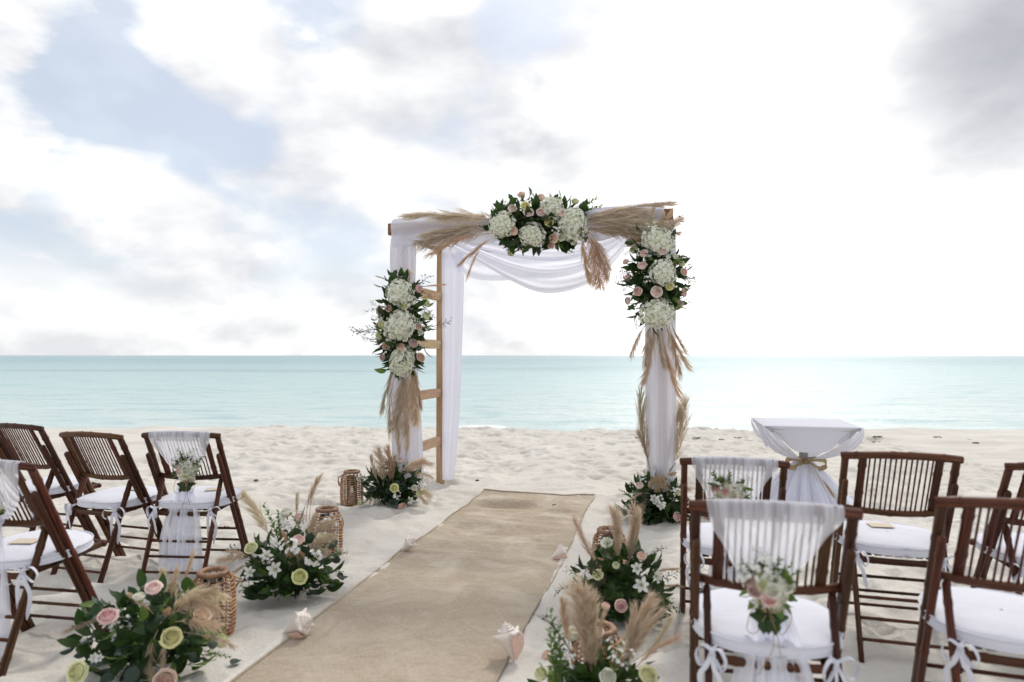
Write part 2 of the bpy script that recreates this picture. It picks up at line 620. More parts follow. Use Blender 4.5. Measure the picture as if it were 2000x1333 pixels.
def basis(z, x=None, spin=0.0):
    """quaternion taking +Z to z and +X near x"""
    z = Vector(z).normalized()
    x = perp(z, Vector(x) if x is not None else Vector((rnd.uniform(-1, 1), rnd.uniform(-1, 1), rnd.uniform(-1, 1))))
    if spin:
        x = Matrix.Rotation(spin, 3, z) @ x
    y = z.cross(x)
    return Matrix(((x.x, y.x, z.x), (x.y, y.y, z.y), (x.z, y.z, z.z))).to_quaternion()


def crv(pts, n):
    """Catmull-Rom through pts, n samples"""
    P = [Vector(p) for p in pts]
    P = [P[0] * 2 - P[1]] + P + [P[-1] * 2 - P[-2]]
    m = len(P) - 3
    out = []
    for i in range(n):
        t = i / (n - 1) * m
        k = min(int(t), m - 1)
        u = t - k
        a, b, c, d = P[k:k + 4]
        out.append(0.5 * ((2 * b) + (c - a) * u + (2 * a - 5 * b + 4 * c - d) * u * u + (3 * b - a - 3 * c + d) * u ** 3))
    return out


# ------------------------------------------------------------------ sand height field
def vnoise(x, y, seed):
    r = np.random.RandomState(seed).rand(256, 256)
    xi, yi = np.floor(x).astype(int), np.floor(y).astype(int)
    fx, fy = x - xi, y - yi
    fx, fy = fx * fx * fx * (fx * (fx * 6 - 15) + 10), fy * fy * fy * (fy * (fy * 6 - 15) + 10)
    g = lambda a, b: r[(xi + a) % 256, (yi + b) % 256]
    return (g(0, 0) * (1 - fx) + g(1, 0) * fx) * (1 - fy) + (g(0, 1) * (1 - fx) + g(1, 1) * fx) * fy - 0.5


AISLE = R(-13.2)
AR = np.array([math.cos(AISLE), math.sin(AISLE)])
AF = np.array([-math.sin(AISLE), math.cos(AISLE)])
FARL = G(945, 962)
RUN_W = 1.04


def aisle_uv(x, y):
    dx, dy = x - FARL.x, y - FARL.y
    return dx * AR[0] + dy * AR[1], -(dx * AF[0] + dy * AF[1])      # across, back towards the viewer


def sstep(v, a, b):
    t = np.clip((v - a) / (b - a), 0, 1)
    return t * t * (3 - 2 * t)


NF = 4200
fp = np.stack([nrs.uniform(-9, 11, NF), nrs.uniform(1.0, 12.2, NF), nrs.uniform(0, 6.28, NF), nrs.uniform(0.012, 0.040, NF), nrs.uniform(0.05, 0.125, NF)], 1)


def calm(x, y):
    u, v = aisle_uv(x, y)
    d = np.maximum(np.maximum(-u, u - RUN_W), np.maximum(-v - 0.3, 0))
    return 0.38 + 0.62 * sstep(d + 0.5 * vnoise(x * 1.3, y * 1.3, 5), 0.05, 0.6)


def sand_z(x, y, prints=None):
    x, y = np.asarray(x, float), np.asarray(y, float)
    q = calm(x, y)
    z = 0.035 * vnoise(x * 0.7, y * 0.9, 1) + q * (0.065 * vnoise(x * 2.1, y * 3.1, 2) + 0.045 * vnoise(x * 4.7, y * 7.0, 3)) + (0.3 + q) * 0.014 * vnoise(x * 11, y * 15, 4)
    if prints is not None:
        z = z + prints * q
    # thin drifts of sand over the edges of the runner, a shallow bed under it
    u, v = aisle_uv(x, y)
    e = np.minimum(np.minimum(u, RUN_W - u), v)
    en = e + 0.022 * vnoise(x * 4, y * 4, 8) + 0.014 * vnoise(x * 17, y * 17, 9)
    ins = sstep(en, 0.0, 0.035)
    z = z * (1 - ins) + ins * (runner_z(x, y) - 0.012)
    z = z + 0.012 * np.exp(-(en / 0.05) ** 2) * (1 - ins)
    # beach berm, then the fall to the water
    lip = 11.5 + 0.5 * vnoise(x * 0.25, y * 0, 12) + 0.25 * vnoise(x * 1.1, y * 0 + 3, 13) - 0.02 * x
    z = z - 0.55 * sstep(y, lip, lip + 2.6) - 0.9 * sstep(y, lip + 1.8, lip + 9)
    return z


def runner_z(x, y):
    u, v = aisle_uv(np.asarray(x, float), np.asarray(y, float))
    far = 1 - sstep(v, 0.6, 3.0)
    z = 0.035 * vnoise(np.asarray(x, float) * 0.7, np.asarray(y, float) * 0.9, 1) + 0.012
    far = far * (0.25 + 0.75 * sstep(np.minimum(u, RUN_W - u), 0.0, 0.22)) * (0.15 + 0.85 * sstep(v, 0.0, 0.3))
    z = z + 0.085 * far * (vnoise(u * 1.5 + 0.7 * np.sin(v * 2), v * 5.5, 21)) + 0.032 * far * vnoise(u * 2.4, v * 12, 22)
    z = z + 0.03 * (1 - far) * vnoise(u * 1.4, v * 2.6, 23) + 0.004 * vnoise(u * 9, v * 12, 24)
    return z


def SZ(x, y):
    return float(sand_z(np.array([x]), np.array([y]))[0])


xs = np.concatenate([-np.geomspace(4.6, 150, 46)[::-1], np.arange(-4.575, 5.6, 0.027), np.geomspace(5.6, 150, 44)])
ys = np.concatenate([-np.geomspace(1.0, 40, 20)[::-1], np.arange(-0.9, 1.6, 0.1), np.arange(1.6, 12.3, 0.027), np.arange(12.3, 24, 0.25)])
XX, YY = np.meshgrid(xs, ys)
PR = np.zeros_like(XX)
for (fx, fy, fa, fd, fl) in fp:
    i0, i1 = np.searchsorted(xs, (fx - 0.4, fx + 0.4))
    j0, j1 = np.searchsorted(ys, (fy - 0.4, fy + 0.4))
    if i1 - i0 < 3 or j1 - j0 < 3:
        continue
    gx, gy = XX[j0:j1, i0:i1] - fx, YY[j0:j1, i0:i1] - fy
    a = gx * math.cos(fa) + gy * math.sin(fa)
    b = -gx * math.sin(fa) + gy * math.cos(fa)
    d2 = (a / fl) ** 2 + (b / (fl * 0.55)) ** 2
    PR[j0:j1, i0:i1] += -fd * np.exp(-d2) + 0.45 * fd * np.exp(-(np.sqrt(d2) - 1.5) ** 2 / 0.16)
ZZ = sand_z(XX, YY, PR)


def fast_grid(name, X, Y, Z, mat):
    a, b = X.shape
    me = bpy.data.meshes.new(name)
    co = np.stack([X, Y, Z], -1).reshape(-1, 3).astype(np.float32)
    i, j = np.meshgrid(np.arange(a - 1), np.arange(b - 1), indexing='ij')
    k = (i * b + j).ravel()
    q = np.stack([k, k + 1, k + b + 1, k + b], -1).astype(np.int32)
    me.vertices.add(len(co))
    me.vertices.foreach_set('co', co.ravel())
    me.loops.add(q.size)
    me.loops.foreach_set('vertex_index', q.ravel())
    me.polygons.add(len(q))
    me.polygons.foreach_set('loop_start', np.arange(0, q.size, 4, dtype=np.int32))
    me.polygons.foreach_set('use_smooth', np.ones(len(q), dtype=bool))
    me.update(calc_edges=True)
    me.materials.append(mat)
    return me


obj('sand', fast_grid('sand', XX, YY, ZZ, M['sand']), kind='structure')

# sea to the horizon
SEA_Z = -0.62
sx = np.concatenate([-np.geomspace(30, 30000, 24)[::-1], np.linspace(-28, 28, 57), np.geomspace(30, 30000, 24)])
sy = np.concatenate([np.linspace(12.5, 40, 120), np.geomspace(40.5, 30000, 60)])
SX, SY = np.meshgrid(sx, sy)
amp = 0.05 * np.exp(-((SY - 12) / 60.0))
SZZ = SEA_Z + amp * (vnoise(SX * 0.35, SY * 1.1, 31) + 0.6 * vnoise(SX * 0.9, SY * 2.3, 32)) * (SY < 200)
obj('sea', fast_grid('sea', SX, SY, SZZ, M['sea']), kind='structure')
# the little wave breaking on the shore
mb = MB()
rows = []
for i in range(400):
    x = -30 + 62 * i / 399
    sw = math.exp(-((x + 0.8) / 0.95) ** 4)
    cy = 15.1 + 1.5 * sw + 0.5 * float(vnoise(np.array([x * 0.3]), np.array([2.0]), 41)[0]) + 0.3 * float(vnoise(np.array([x * 1.3]), np.array([2.0]), 42)[0])
    hgt = max(0.01, 0.13 + 0.30 * float(vnoise(np.array([x * 0.22 + 3.4]), np.array([7.0]), 43)[0]))
    hgt = min(hgt, 0.10) + 0.06 * sw
    rows.append([V(x, cy + 0.5, SEA_Z - 0.03), V(x, cy + 0.18, SEA_Z + hgt * 0.6), V(x, cy, SEA_Z + hgt), V(x, cy - 0.14, SEA_Z + hgt * 0.8),
                 V(x, cy - 0.30, SEA_Z + hgt * 0.3 + 0.02), V(x, cy - 0.75, SEA_Z + 0.035), V(x, cy - 1.4, SEA_Z - 0.02)])
mb.grid(rows)
obj('shore_foam', mb.mesh('shore_foam', M['foam']), kind='stuff')

# ------------------------------------------------------------------ aisle runner
uu = np.linspace(0, RUN_W, 60)
vv = np.linspace(0, 5.6, 300)
UU, VV = np.meshgrid(uu, vv)
edge = 0.012 * np.sin(VV * 2.3) + 0.010 * vnoise(VV * 3, VV * 0 + 1, 51)
UU2 = UU + edge * np.cos(UU / RUN_W * math.pi)
VV2 = VV + 0.035 * vnoise(UU * 2.2, VV * 0 + 4, 52) * (VV < 0.3)
RX = FARL.x + UU2 * AR[0] - VV2 * AF[0]
RY = FARL.y + UU2 * AR[1] - VV2 * AF[1]
RZ = runner_z(RX, RY) + 0.004 + 0.02 * np.exp(-(VV / 0.05) ** 2) * (0.5 + vnoise(UU * 4, UU * 0, 53))
ro = obj('aisle_runner', fast_grid('aisle_runner', RX - FARL.x, RY - FARL.y, RZ, M['runner']), loc=(FARL.x, FARL.y, 0))
tag(ro, 'long tan burlap aisle runner lying on the sand between the chairs', 'carpet')
# rolled hem along the three edges seen
mb = MB()
for side in (0, -1):
    mb.tube([V(RX[i, side] - FARL.x, RY[i, side] - FARL.y, RZ[i, side] + 0.003) for i in range(0, 300, 3)], 0.006, 6)
mb.tube([V(RX[0, i] - FARL.x, RY[0, i] - FARL.y, RZ[0, i] + 0.003) for i in range(60)], 0.008, 6)
obj('hem', mb.mesh('hem', M['runner']), parent=ro)

# ------------------------------------------------------------------ folding bamboo chair
HT, WID, VT, VF = 0.849, 0.46, -0.185, 0.25


def on_post(z, off=0.0):
    """v of the long post at height z; off shifts it backwards"""
    return VT + (VF - VT) * (HT - z) / HT - off


def rod(p0, p1, r, n=8, flat=1.0, ref=V(1, 0, 0), nodes=0, taper=1.0, round_top=False, bow=None, seed=0):
    """bamboo-like rod with swollen nodes"""
    g = random.Random(seed)
    p0, p1 = Vector(p0), Vector(p1)
    L = (p1 - p0).length
    ts = [0.0, 1.0]
    bul = {}
    for k in range(nodes):
        t = (k + 0.5 + g.uniform(-0.25, 0.25)) / nodes
        for d, b in ((-0.016, 1.0), (-0.004, 1.13), (0.004, 1.13), (0.016, 1.0)):
            q = t + d / L
            if 0.01 < q < 0.99:
                ts.append(q)
                bul[q] = b
    if bow:
        ts += [i / 8 for i in range(1, 8)]
    if round_top:
        e = r / L
        ts += [e * 0.15, e * 0.5, e]
        bul.update({0.0: 0.35, e * 0.15: 0.68, e * 0.5: 0.92, e: 1.0})
    ts = sorted(set(ts))
    pts, rad = [], []
    for t in ts:
        p = p0.lerp(p1, t)
        if bow:
            p = p + Vector(bow) * (4 * t * (1 - t))
        pts.append(p)
        rad.append(r * bul.get(t, 1.0) * (1 + (taper - 1) * t) * g.uniform(0.975, 1.025))
    m = MB()
    m.tube(pts, rad, n, flat, ref)
    return m


CH = {}


def chair_meshes():
    S = {}
    X = V(1, 0, 0)
    Yv = V(0, 1, 0)
    ax = WID / 2 - 0.016
    for s in (-1, 1):
        x = s * ax
        S['post', s] = rod((x, VT, HT), (x, VF, 0.0), 0.0175, 10, 0.85, Yv, 5, 0.92, seed=3 + s)
        S['leg', s] = rod((x - s * 0.002, on_post(0.745, 0.041), 0.745), (x - s * 0.002, VF - 0.037, 0.0), 0.0165, 10, 0.75, Yv, 4, 0.95, True, seed=9 + s)
        xi = s * (ax - 0.035)
        S['rear_leg', s] = rod((xi, on_post(0.585, 0.02), 0.585), (xi, -0.285, 0.0), 0.0185, 10, 0.62, Yv, 3, 0.95, True, seed=15 + s)
        S['seat_rail', s] = rod((s * 0.150, -0.175, 0.397), (s * 0.150, 0.275, 0.414), 0.016, 10, 0.8, V(0, 0, 1), 2, seed=21 + s)
        xs_ = s * (WID / 2 - 0.083)
        S['stile', s] = rod((xs_, VT - 0.014, HT - 0.004), (xs_, on_post(0.60, 0.012), 0.60), 0.0165, 10, 0.55, X, 2, seed=33 + s)
        b = MB()
        for z, xx, yy in ((0.555, ax - 0.017, on_post(0.555, 0.02)), (0.412, ax - 0.03, on_post(0.412))):
            b.tube([V(s * (xx - 0.008), yy, z), V(s * (xx + 0.014), yy, z)], 0.006, 8, 1, V(0, 0, 1))
        S['bolt', s] = b
    S['top_rail'] = rod((-WID / 2 - 0.002, VT - 0.001, HT), (WID / 2 + 0.002, VT - 0.001, HT), 0.0165, 10, 0.9, V(0, 0, 1), 4, bow=(0, -0.030, 0.014), seed=40)
    S['low_rail'] = rod((-ax, on_post(0.603, 0), 0.603), (ax, on_post(0.603, 0), 0.603), 0.0145, 10, 0.85, V(0, 0, 1), 3, bow=(0, -0.030, -0.014), seed=41)
    S['spindles'] = []
    n = 13
    x0 = WID / 2 - 0.083 - 0.026
    for i in range(n):
        x = -x0 + 2 * x0 * i / (n - 1)
        k = 1 - (x / (WID / 2)) ** 2
        S['spindles'].append(rod((x, VT - 0.030 * k, HT + 0.012 * k - 0.008), (x + 0.002 * math.sin(i * 2.4), on_post(0.603) - 0.030 * k, 0.603 - 0.012 * k + 0.006), 0.0038, 6, 1, X, 1, seed=50 + i))
    S['rungs'] = []
    for z in (0.085, 0.165, 0.245):
        y = on_post(z, 0.018)
        S['rungs'].append(rod((-ax, y, z), (ax, y, z), 0.0075, 8, 1, V(0, 0, 1), 2, seed=70))
    yr = lambda z: -0.285 + (on_post(0.585, 0.02) + 0.285) * z / 0.585
    for z in (0.085, 0.165, 0.245):
        S['rungs'].append(rod((-ax + 0.035, yr(z), z), (ax - 0.035, yr(z), z), 0.0075, 8, 1, V(0, 0, 1), 2, seed=75))
    S['cross'] = [rod((-0.17, -0.150, 0.396), (0.17, -0.150, 0.396), 0.014, 8, 0.9, V(0, 0, 1), 2, bow=(0, -0.02, 0), seed=80),
                  rod((-0.165, 0.262, 0.414), (0.165, 0.262, 0.414), 0.0145, 8, 0.9, V(0, 0, 1), 2, bow=(0, 0.03, 0), seed=81)]
    S['slats'] = []
    for i in range(7):
        x = -0.12 + 0.04 * i
        b = MB()
        b.box((x, 0.056, 0.415), (0.014, 0.200, 0.004), bev=0.0015)
        S['slats'].append(b)
    B = M['bamboo']
    for k, v in S.items():
        if isinstance(v, list):
            CH[k] = [q.mesh('chair_' + k, M['spindle'] if k == 'spindles' else B, k != 'slats') for q in v]
        else:
            nm = k[0] if isinstance(k, tuple) else k
            CH[k] = v.mesh('chair_' + nm, M['bolt'] if nm == 'bolt' else B)


chair_meshes()
GRP_CH = 'dark bamboo folding chairs facing the arch'


def make_chair(label):
    t = thing('folding_chair', label, 'chair', group=GRP_CH)
    for s in (-1, 1):
        obj('post', CH['post', s], t)
        obj('front_leg', CH['leg', s], t)
        obj('rear_leg', CH['rear_leg', s], t)
        obj('seat_rail', CH['seat_rail', s], t)
        obj('stile', CH['stile', s], t)
        obj('bolt', CH['bolt', s], t)
    obj('top_rail', CH['top_rail'], t)
    obj('lower_back_rail', CH['low_rail'], t)
    for k, nm in (('spindles', 'spindle'), ('rungs', 'rung'), ('cross', 'seat_cross_rail'), ('slats', 'seat_slat')):
        for me in CH[k]:
            obj(nm, me, t)
    return t


# cushion: rounded D, piped edge
def cushion_mesh():
    m = MB()
    n = 56
    rows = []
    prof = ((0.0, 0.10), (0.0, 0.90), (0.006, 0.985), (0.016, 1.0), (0.034, 1.0), (0.042, 0.985), (0.047, 0.95), (0.051, 0.85), (0.054, 0.55), (0.055, 0.25), (0.055, 0.02))
    for (z, k) in prof:
        row = []
        for j in range(n):
            th = 2 * math.pi * j / n
            c, s = math.cos(th), math.sin(th)
            e = 0.80 if s < 0 else 0.95
            x = 0.222 * math.copysign(abs(c) ** e, c)
            y = 0.222 * math.copysign(abs(s) ** e, s)
            lump = 0.004 * math.sin(3 * th + 1) * k * (z > 0.03)
            row.append(V(x * k, y * k + 0.040, z + lump))
        rows.append(row)
    m.grid(rows, True)
    return m.mesh('cushion_pad', M['cushion'])


def piping_mesh(z):
    m = MB()
    pts = []
    for j in range(57):
        th = 2 * math.pi * j / 56
        c, s = math.cos(th), math.sin(th)
        e = 0.80 if s < 0 else 0.95
        pts.append(V(0.2225 * math.copysign(abs(c) ** e, c), 0.2225 * math.copysign(abs(s) ** e, s) + 0.040, z))
    m.tube(pts, 0.0032, 6)
    return m.mesh('cushion_piping', M['cushion'])


def ribbon(m, pts, wdt, up, mi=0):
    """flat strip along pts, width along up x tangent"""
    rows = []
    k = len(pts)
    for i in range(k):
        t = (pts[min(i + 1, k - 1)] - pts[max(i - 1, 0)]).normalized()
        a = perp(t, up)
        ww = wdt[i] if hasattr(wdt, '__len__') else wdt
        rows.append([pts[i] - a * ww, pts[i] + t.cross(a) * ww * 0.18, pts[i] + a * ww])
    m.grid(rows, mi=mi)


def tie_mesh(seed, L=0.15):
    """bow of white tape: two loops, two hanging tails, knot at the origin; faces -Y"""
    g = random.Random(seed)
    m = MB()
    for s in (-1, 1):
        a = g.uniform(0.04, 0.06)
        lp = crv([V(0, -0.004, 0), V(s * a * 0.6, -0.022, 0.018), V(s * a, -0.026, -0.012), V(s * a * 0.75, -0.020, -0.045), V(s * a * 0.25, -0.012, -0.022), V(0, -0.006, 0)], 18)
        ribbon(m, lp, 0.0075, V(0.2, 1, 0.1))
        l = L * g.uniform(0.75, 1.15)
        tl = crv([V(0, -0.005, 0), V(s * 0.012, -0.022, -0.04), V(s * g.uniform(0.01, 0.04), -0.024, -0.5 * l), V(s * g.uniform(0.0, 0.05), -0.016, -l)], 14)
        ribbon(m, tl, [0.0075] * 11 + [0.008, 0.007, 0.002], V(1, 0.3, 0))
    m.tube([V(0, 0.035, 0.012), V(0, 0.01, 0.004), V(0, -0.008, 0), V(0, -0.012, -0.008)], [0.004, 0.006, 0.009, 0.004], 8)
    return m.mesh('cushion_tie', M['cushion'])


CUSH, PIPE1, PIPE2 = cushion_mesh(), piping_mesh(0.012), piping_mesh(0.041)
TIES = [tie_mesh(1), tie_mesh(2, 0.19), tie_mesh(3, 0.13)]


def make_cushion(label):
    t = thing('seat_cushion', label, 'cushion', group='white tie-on cushions on the folding chairs')
    p = obj('pad', CUSH, t)
    obj('piping', PIPE1, p)
    obj('piping', PIPE2, p)
    for i, s in enumerate((-1, 1)):
        obj('tie', TIES[i], t, (s * 0.165, -0.165, 0.005), Matrix.Rotation(s * 0.5, 3, 'Z').to_quaternion())
    return t


# label, cushion label, X, Y, angle
chairs = [
    ('L3', 'folding chair with sheer white sash nearest the aisle in the far left row', 'cushion on the left chair whose sash trails behind two seat bows', -1.90, 4.05, -4),
    ('L2', 'bare-backed folding chair between the sashed chair and the left edge chair', 'cushion with two white bows on the left chair without sash', -2.43, 4.12, -17),
    ('L1', 'folding chair cut by the left edge in the far row, water behind it', 'cushion half hidden behind the left edge chair backs', -3.05, 4.36, -19),
    ('LF', 'large near left folding chair cut by the picture edge, seat seen sideways', 'cushion on the near left chair, a tan card lying on it', -2.13, 2.93, -10),
    ('R1', 'folding chair with sash and posy right of the arch, behind the nearest sashed chair', 'cushion mostly hidden behind the largest sashed chair back', 1.035, 3.18, -12.5),
    ('R2', 'bare-backed folding chair in front of the white draped table on its right side', 'cushion on the right chair with long hanging tie tails and a tan card', 1.72, 3.05, -16),
    ('R3', 'folding chair cut by the right edge in the far row', 'cushion cut by the right edge behind the near right chair', 2.34, 2.96, -10),
    ('RF1', 'largest folding chair nearest the viewer, sheer sash and posy on its back', 'large round cushion on the nearest sashed chair', 0.795, 2.11, -13.5),
    ('RF2', 'bare-backed near folding chair cut by the right edge beside the nearest sashed chair', 'large plain cushion at the lower right corner', 1.545, 2.10, -19),
]
CHP = {}
proto = cproto = None
for (k, lab, clab, x, y, a) in chairs:
    zb = SZ(x, y) - 0.012
    if proto is None:
        proto = make_chair(lab)
        proto.location, proto.rotation_euler = (x, y, zb), (0, 0, R(a))
        cproto = make_cushion(clab)
        cproto.location, cproto.rotation_euler = (x, y, zb + 0.422), (R(1.5), 0, R(a))
    else:
        dup(proto, (x, y, zb), R(a), lab)
        c = dup(cproto, (x, y, zb + 0.422), R(a), clab)
        c.rotation_euler = (R(1.5), 0, R(a))
    CHP[k] = Matrix.Translation((x, y, zb)) @ Matrix.Rotation(R(a), 4, 'Z')

# programme cards on four seats
for k, lab, dx, dy, rz in (('L3', 'tan card lying on the cushion of the left sashed chair', 0.05, 0.10, 0.3), ('L2', 'tan card on the cushion with two white bows', 0.04, 0.11, -0.2),
                           ('LF', 'blurred tan card on the near left cushion', -0.02, 0.02, 0.2), ('R2', 'tan card on the cushion in front of the draped table', -0.01, 0.12, 0.15)):
    m = MB()
    m.box((0, 0, 0), (0.052, 0.036, 0.0012), bev=0.0004)
    p = CHP[k] @ V(dx, dy, 0.4835 + 0.026 * dy)
    o = obj('program_card', m.mesh('program_card', M['card'], False), loc=p)
    o.rotation_euler = (R(1.5), 0, CHP[k].to_euler().z + rz)
    tag(o, lab, 'card', 'tan cards lying on the seat cushions')


# ------------------------------------------------------------------ sheer chair sashes
def sash_parts():
    g = random.Random(5)
    back = lambda z: on_post(z) - 0.030 - 0.024
    top = MB()
    rows = []
    nu = 64
    for i in range(22):
        t = i / 21
        row = []
        for j in range(nu):
            u = j / (nu - 1) * 2 - 1
            if t < 0.16:                                       # over the rail, starting on the front side
                ph = -0.55 * math.pi + t / 0.16 * 0.9 * math.pi * 1.15
                xx = u * (0.184 if u > 0 else 0.184)
                k = 1 - (xx / (WID / 2)) ** 2
                z = HT + 0.014 * k + 0.021 * math.cos(ph)
                y = VT - 0.030 * k - 0.021 * math.sin(ph)
                p = V(xx, y, z)
            else:
                q = (t - 0.16) / 0.84
                wd = 0.162 * (1 - q) ** (0.56 + 0.08 * math.copysign(1, u)) + 0.022 + 0.004 * math.sin(q * 11 + u)
                xx = u * wd
                k = 1 - (u * 0.184 / (WID / 2)) ** 2
                z0 = HT - 0.005
                z = z0 + (0.612 - z0) * q + 0.018 * q * (1 - q) * u * u
                y = VT - 0.030 * k - 0.024 + (back(0.61) - VT + 0.054) * q + 0.006 * math.sin(q * 3)
                amp = 0.006 + 0.008 * q
                y -= amp * (0.5 + 0.5 * math.sin(u * 19 + 2 * math.sin(u * 4)) ) * min(1, q * 3)
                p = V(xx, y, z)
            row.append(p)
        rows.append(row)
    top.grid(rows)
    tail = MB()
    for (sx, bend, ln, wd) in ((-0.02, -0.015, 0.06, 0.105), (0.025, 0.015, 0.09, 0.095)):
        rows = []
        for i in range(20):
            t = i / 19
            row = []
            z = 0.62 + (ln - 0.62) * t
            for j in range(26):
                u = j / 25 * 2 - 1
                wv = 0.016 + (wd - 0.016) * min(1, t * 1.5) ** 0.7
                x = sx * min(1, t * 2) + bend * t + u * wv
                y = back(0.61) - 0.018 - 0.10 * math.sin(min(t * 2.2, 1.57)) * 0.35 - 0.03 * t - (0.010 + 0.012 * t) * math.sin(u * 7.5 + sx * 60 + t)
                row.append(V(x, y, z))
            rows.append(row)
        tail.grid(rows)
    kn = MB()
    kn.tube([V(-0.03, back(0.61) - 0.012, 0.625), V(-0.01, back(0.61) - 0.028, 0.618), V(0.012, back(0.61) - 0.028, 0.612), V(0.03, back(0.61) - 0.012, 0.606)], [0.008, 0.019, 0.019, 0.008], 10)
    return top.mesh('sash_swag', M['sash']), tail.mesh('sash_tail', M['sash_tail']), kn.mesh('sash_knot', M['sash'])


SW, TL, KN = sash_parts()


def make_sash(label):
    t = thing('chair_sash', label, 'sash', group='sheer white sashes over the aisle chairs')
    obj('swag', SW, t)
    obj('tail', TL, t)
    obj('knot', KN, t)
    return t


sp = None
for k, lab in (('L3', 'sheer sash over the left aisle chair of the far row, tail nearly reaching the sand'), ('LF', 'blurred sheer sash on the chair cut by the left edge'),
               ('R1', 'sheer sash on the right aisle chair nearest the draped table'), ('RF1', 'largest sheer sash, on the nearest chair, tail falling past the cushion')):
    loc, rz = CHP[k].to_translation(), CHP[k].to_euler().z
    if sp is None:
        sp = make_sash(lab)
        sp.location, sp.rotation_euler = loc, (0, 0, rz)
    else:
        dup(sp, loc, rz, lab)

# ------------------------------------------------------------------ flowers and leaves (unit size, +Z outwards)
def petal(m, phi, half, prof, nt=4, ns=5, mi=0, ruffle=0.0, g=rnd):
    """prof: list of (radius, height) from base to lip"""
    rows = []
    ph = g.uniform(0, 6)
    for i, (r, z) in enumerate(prof):
        t = i / (len(prof) - 1)
        row = []
        hw = half * (0.45 + 0.75 * math.sin(min(1, t * 1.15) * 1.75)) if t > 0 else half * 0.4
        for j in range(ns):
            s = j / (ns - 1) * 2 - 1
            a = phi + s * hw
            lip = 1 - 0.10 * s * s * t
            zz = z * lip + ruffle * t * t * math.sin(s * 5 + ph)
            rr = r * (1 + 0.05 * s * s)
            row.append(V(rr * math.cos(a), rr * math.sin(a), zz))
        rows.append(row)
    m.grid(rows, mi=mi)


def rose_mesh(seed, mats, openness=1.0):
    g = random.Random(seed)
    m = MB()
    rings = [(2, 0.16, 1.0, 0.07, 1), (3, 0.27, 1.0, 0.17, 1), (3, 0.40, 0.98, 0.30, 1), (4, 0.55, 0.93, 0.48, 0), (4, 0.68, 0.84, 0.68, 0), (5, 0.80, 0.70, 0.90, 0), (5, 0.86, 0.50, 1.06, 0)]
    for (n, rm, h, lip, mi) in rings:
        p0 = g.uniform(0, 6)
        for k in range(n):
            lp = lip * openness * g.uniform(0.92, 1.08)
            hh = h * g.uniform(0.95, 1.04)
            rm *= g.uniform(0.92, 1.08)
            prof = [(0.06, -0.45), (rm * 0.9, -0.22), (rm * 1.08, hh * 0.35 - 0.05), (rm * 1.0 + (lp - rm) * 0.3, hh * 0.75), (lp, hh * (0.95 if lip < 0.7 else 0.82)), (lp + 0.05, hh * (0.93 if lip < 0.7 else 0.74))]
            petal(m, p0 + 2 * math.pi * k / n + g.uniform(-0.1, 0.1), math.pi / n * 1.12, prof, ns=6, mi=mi, ruffle=0.06, g=g)
    m.tube([V(0, 0, -0.9), V(0, 0, -0.4)], [0.07, 0.16], 6, mi=2)
    return m.mesh('rose', mats)


ROSES = {k: [rose_mesh(i * 3 + 1, [M[k + '_o'], M[k + '_i'], M['stem']], op) for i, op in enumerate((1.0, 0.86))] for k in ('blush', 'pink', 'peach', 'dusty', 'yellow', 'lime', 'ivory')}
ROSE_WORD = dict(blush='pale blush rose', pink='pink rose', peach='peach rose', dusty='dusty mauve rose', yellow='yellow rose', lime='lime green rose', ivory='ivory white rose')


def hyd_mesh(seed):
    g = random.Random(seed)
    m = MB()
    rows = []
    for i in range(7):
        a = math.pi * i / 6
        rows.append([V(0.78 * math.sin(a) * math.cos(b), 0.78 * math.sin(a) * math.sin(b), 0.70 * math.cos(a)) for b in [2 * math.pi * j / 12 for j in range(12)]])
    m.grid(rows, True, 1)
    n = 330
    for i in range(n):
        zz = 1 - 1.55 * (i + 0.5) / n
        a = i * 2.39996
        rr = math.sqrt(max(0, 1 - zz * zz))
        d = V(rr * math.cos(a), rr * math.sin(a), zz)
        d = (d + V(g.gauss(0, .09), g.gauss(0, .09), g.gauss(0, .09))).normalized()
        rad = g.uniform(0.84, 1.06) * (1 + 0.11 * math.sin(2 * a + seed) * rr + 0.06 * math.sin(3 * a + seed) * rr + 0.06 * math.sin(5 * a + 4 * zz + seed))
        c = V(d.x, d.y, d.z * 0.9) * rad
        q = basis(d + V(g.gauss(0, .3), g.gauss(0, .3), g.gauss(0, .3)), spin=g.uniform(0, 6))
        s = g.uniform(0.095, 0.155)
        for k in range(4):
            b = k * math.pi / 2
            e1 = q @ V(math.cos(b), math.sin(b), 0)
            e2 = q @ V(-math.sin(b), math.cos(b), 0)
            up = q @ V(0, 0, 1)
            m.add([c, c + (e1 * 0.55 + e2 * 0.48) * s + up * 0.22 * s, c + e1 * 1.15 * s + up * 0.1 * s, c + (e1 * 0.55 - e2 * 0.48) * s + up * 0.22 * s], [(0, 1, 2), (0, 2, 3)], mi=2 if (i * 7 + seed) % 6 == 0 else 0)
    return m.mesh('hydrangea', [M['hyd'], M['hyd_core'], M['hyd_green']], False)


HYD = [hyd_mesh(i) for i in (2, 5, 9)]


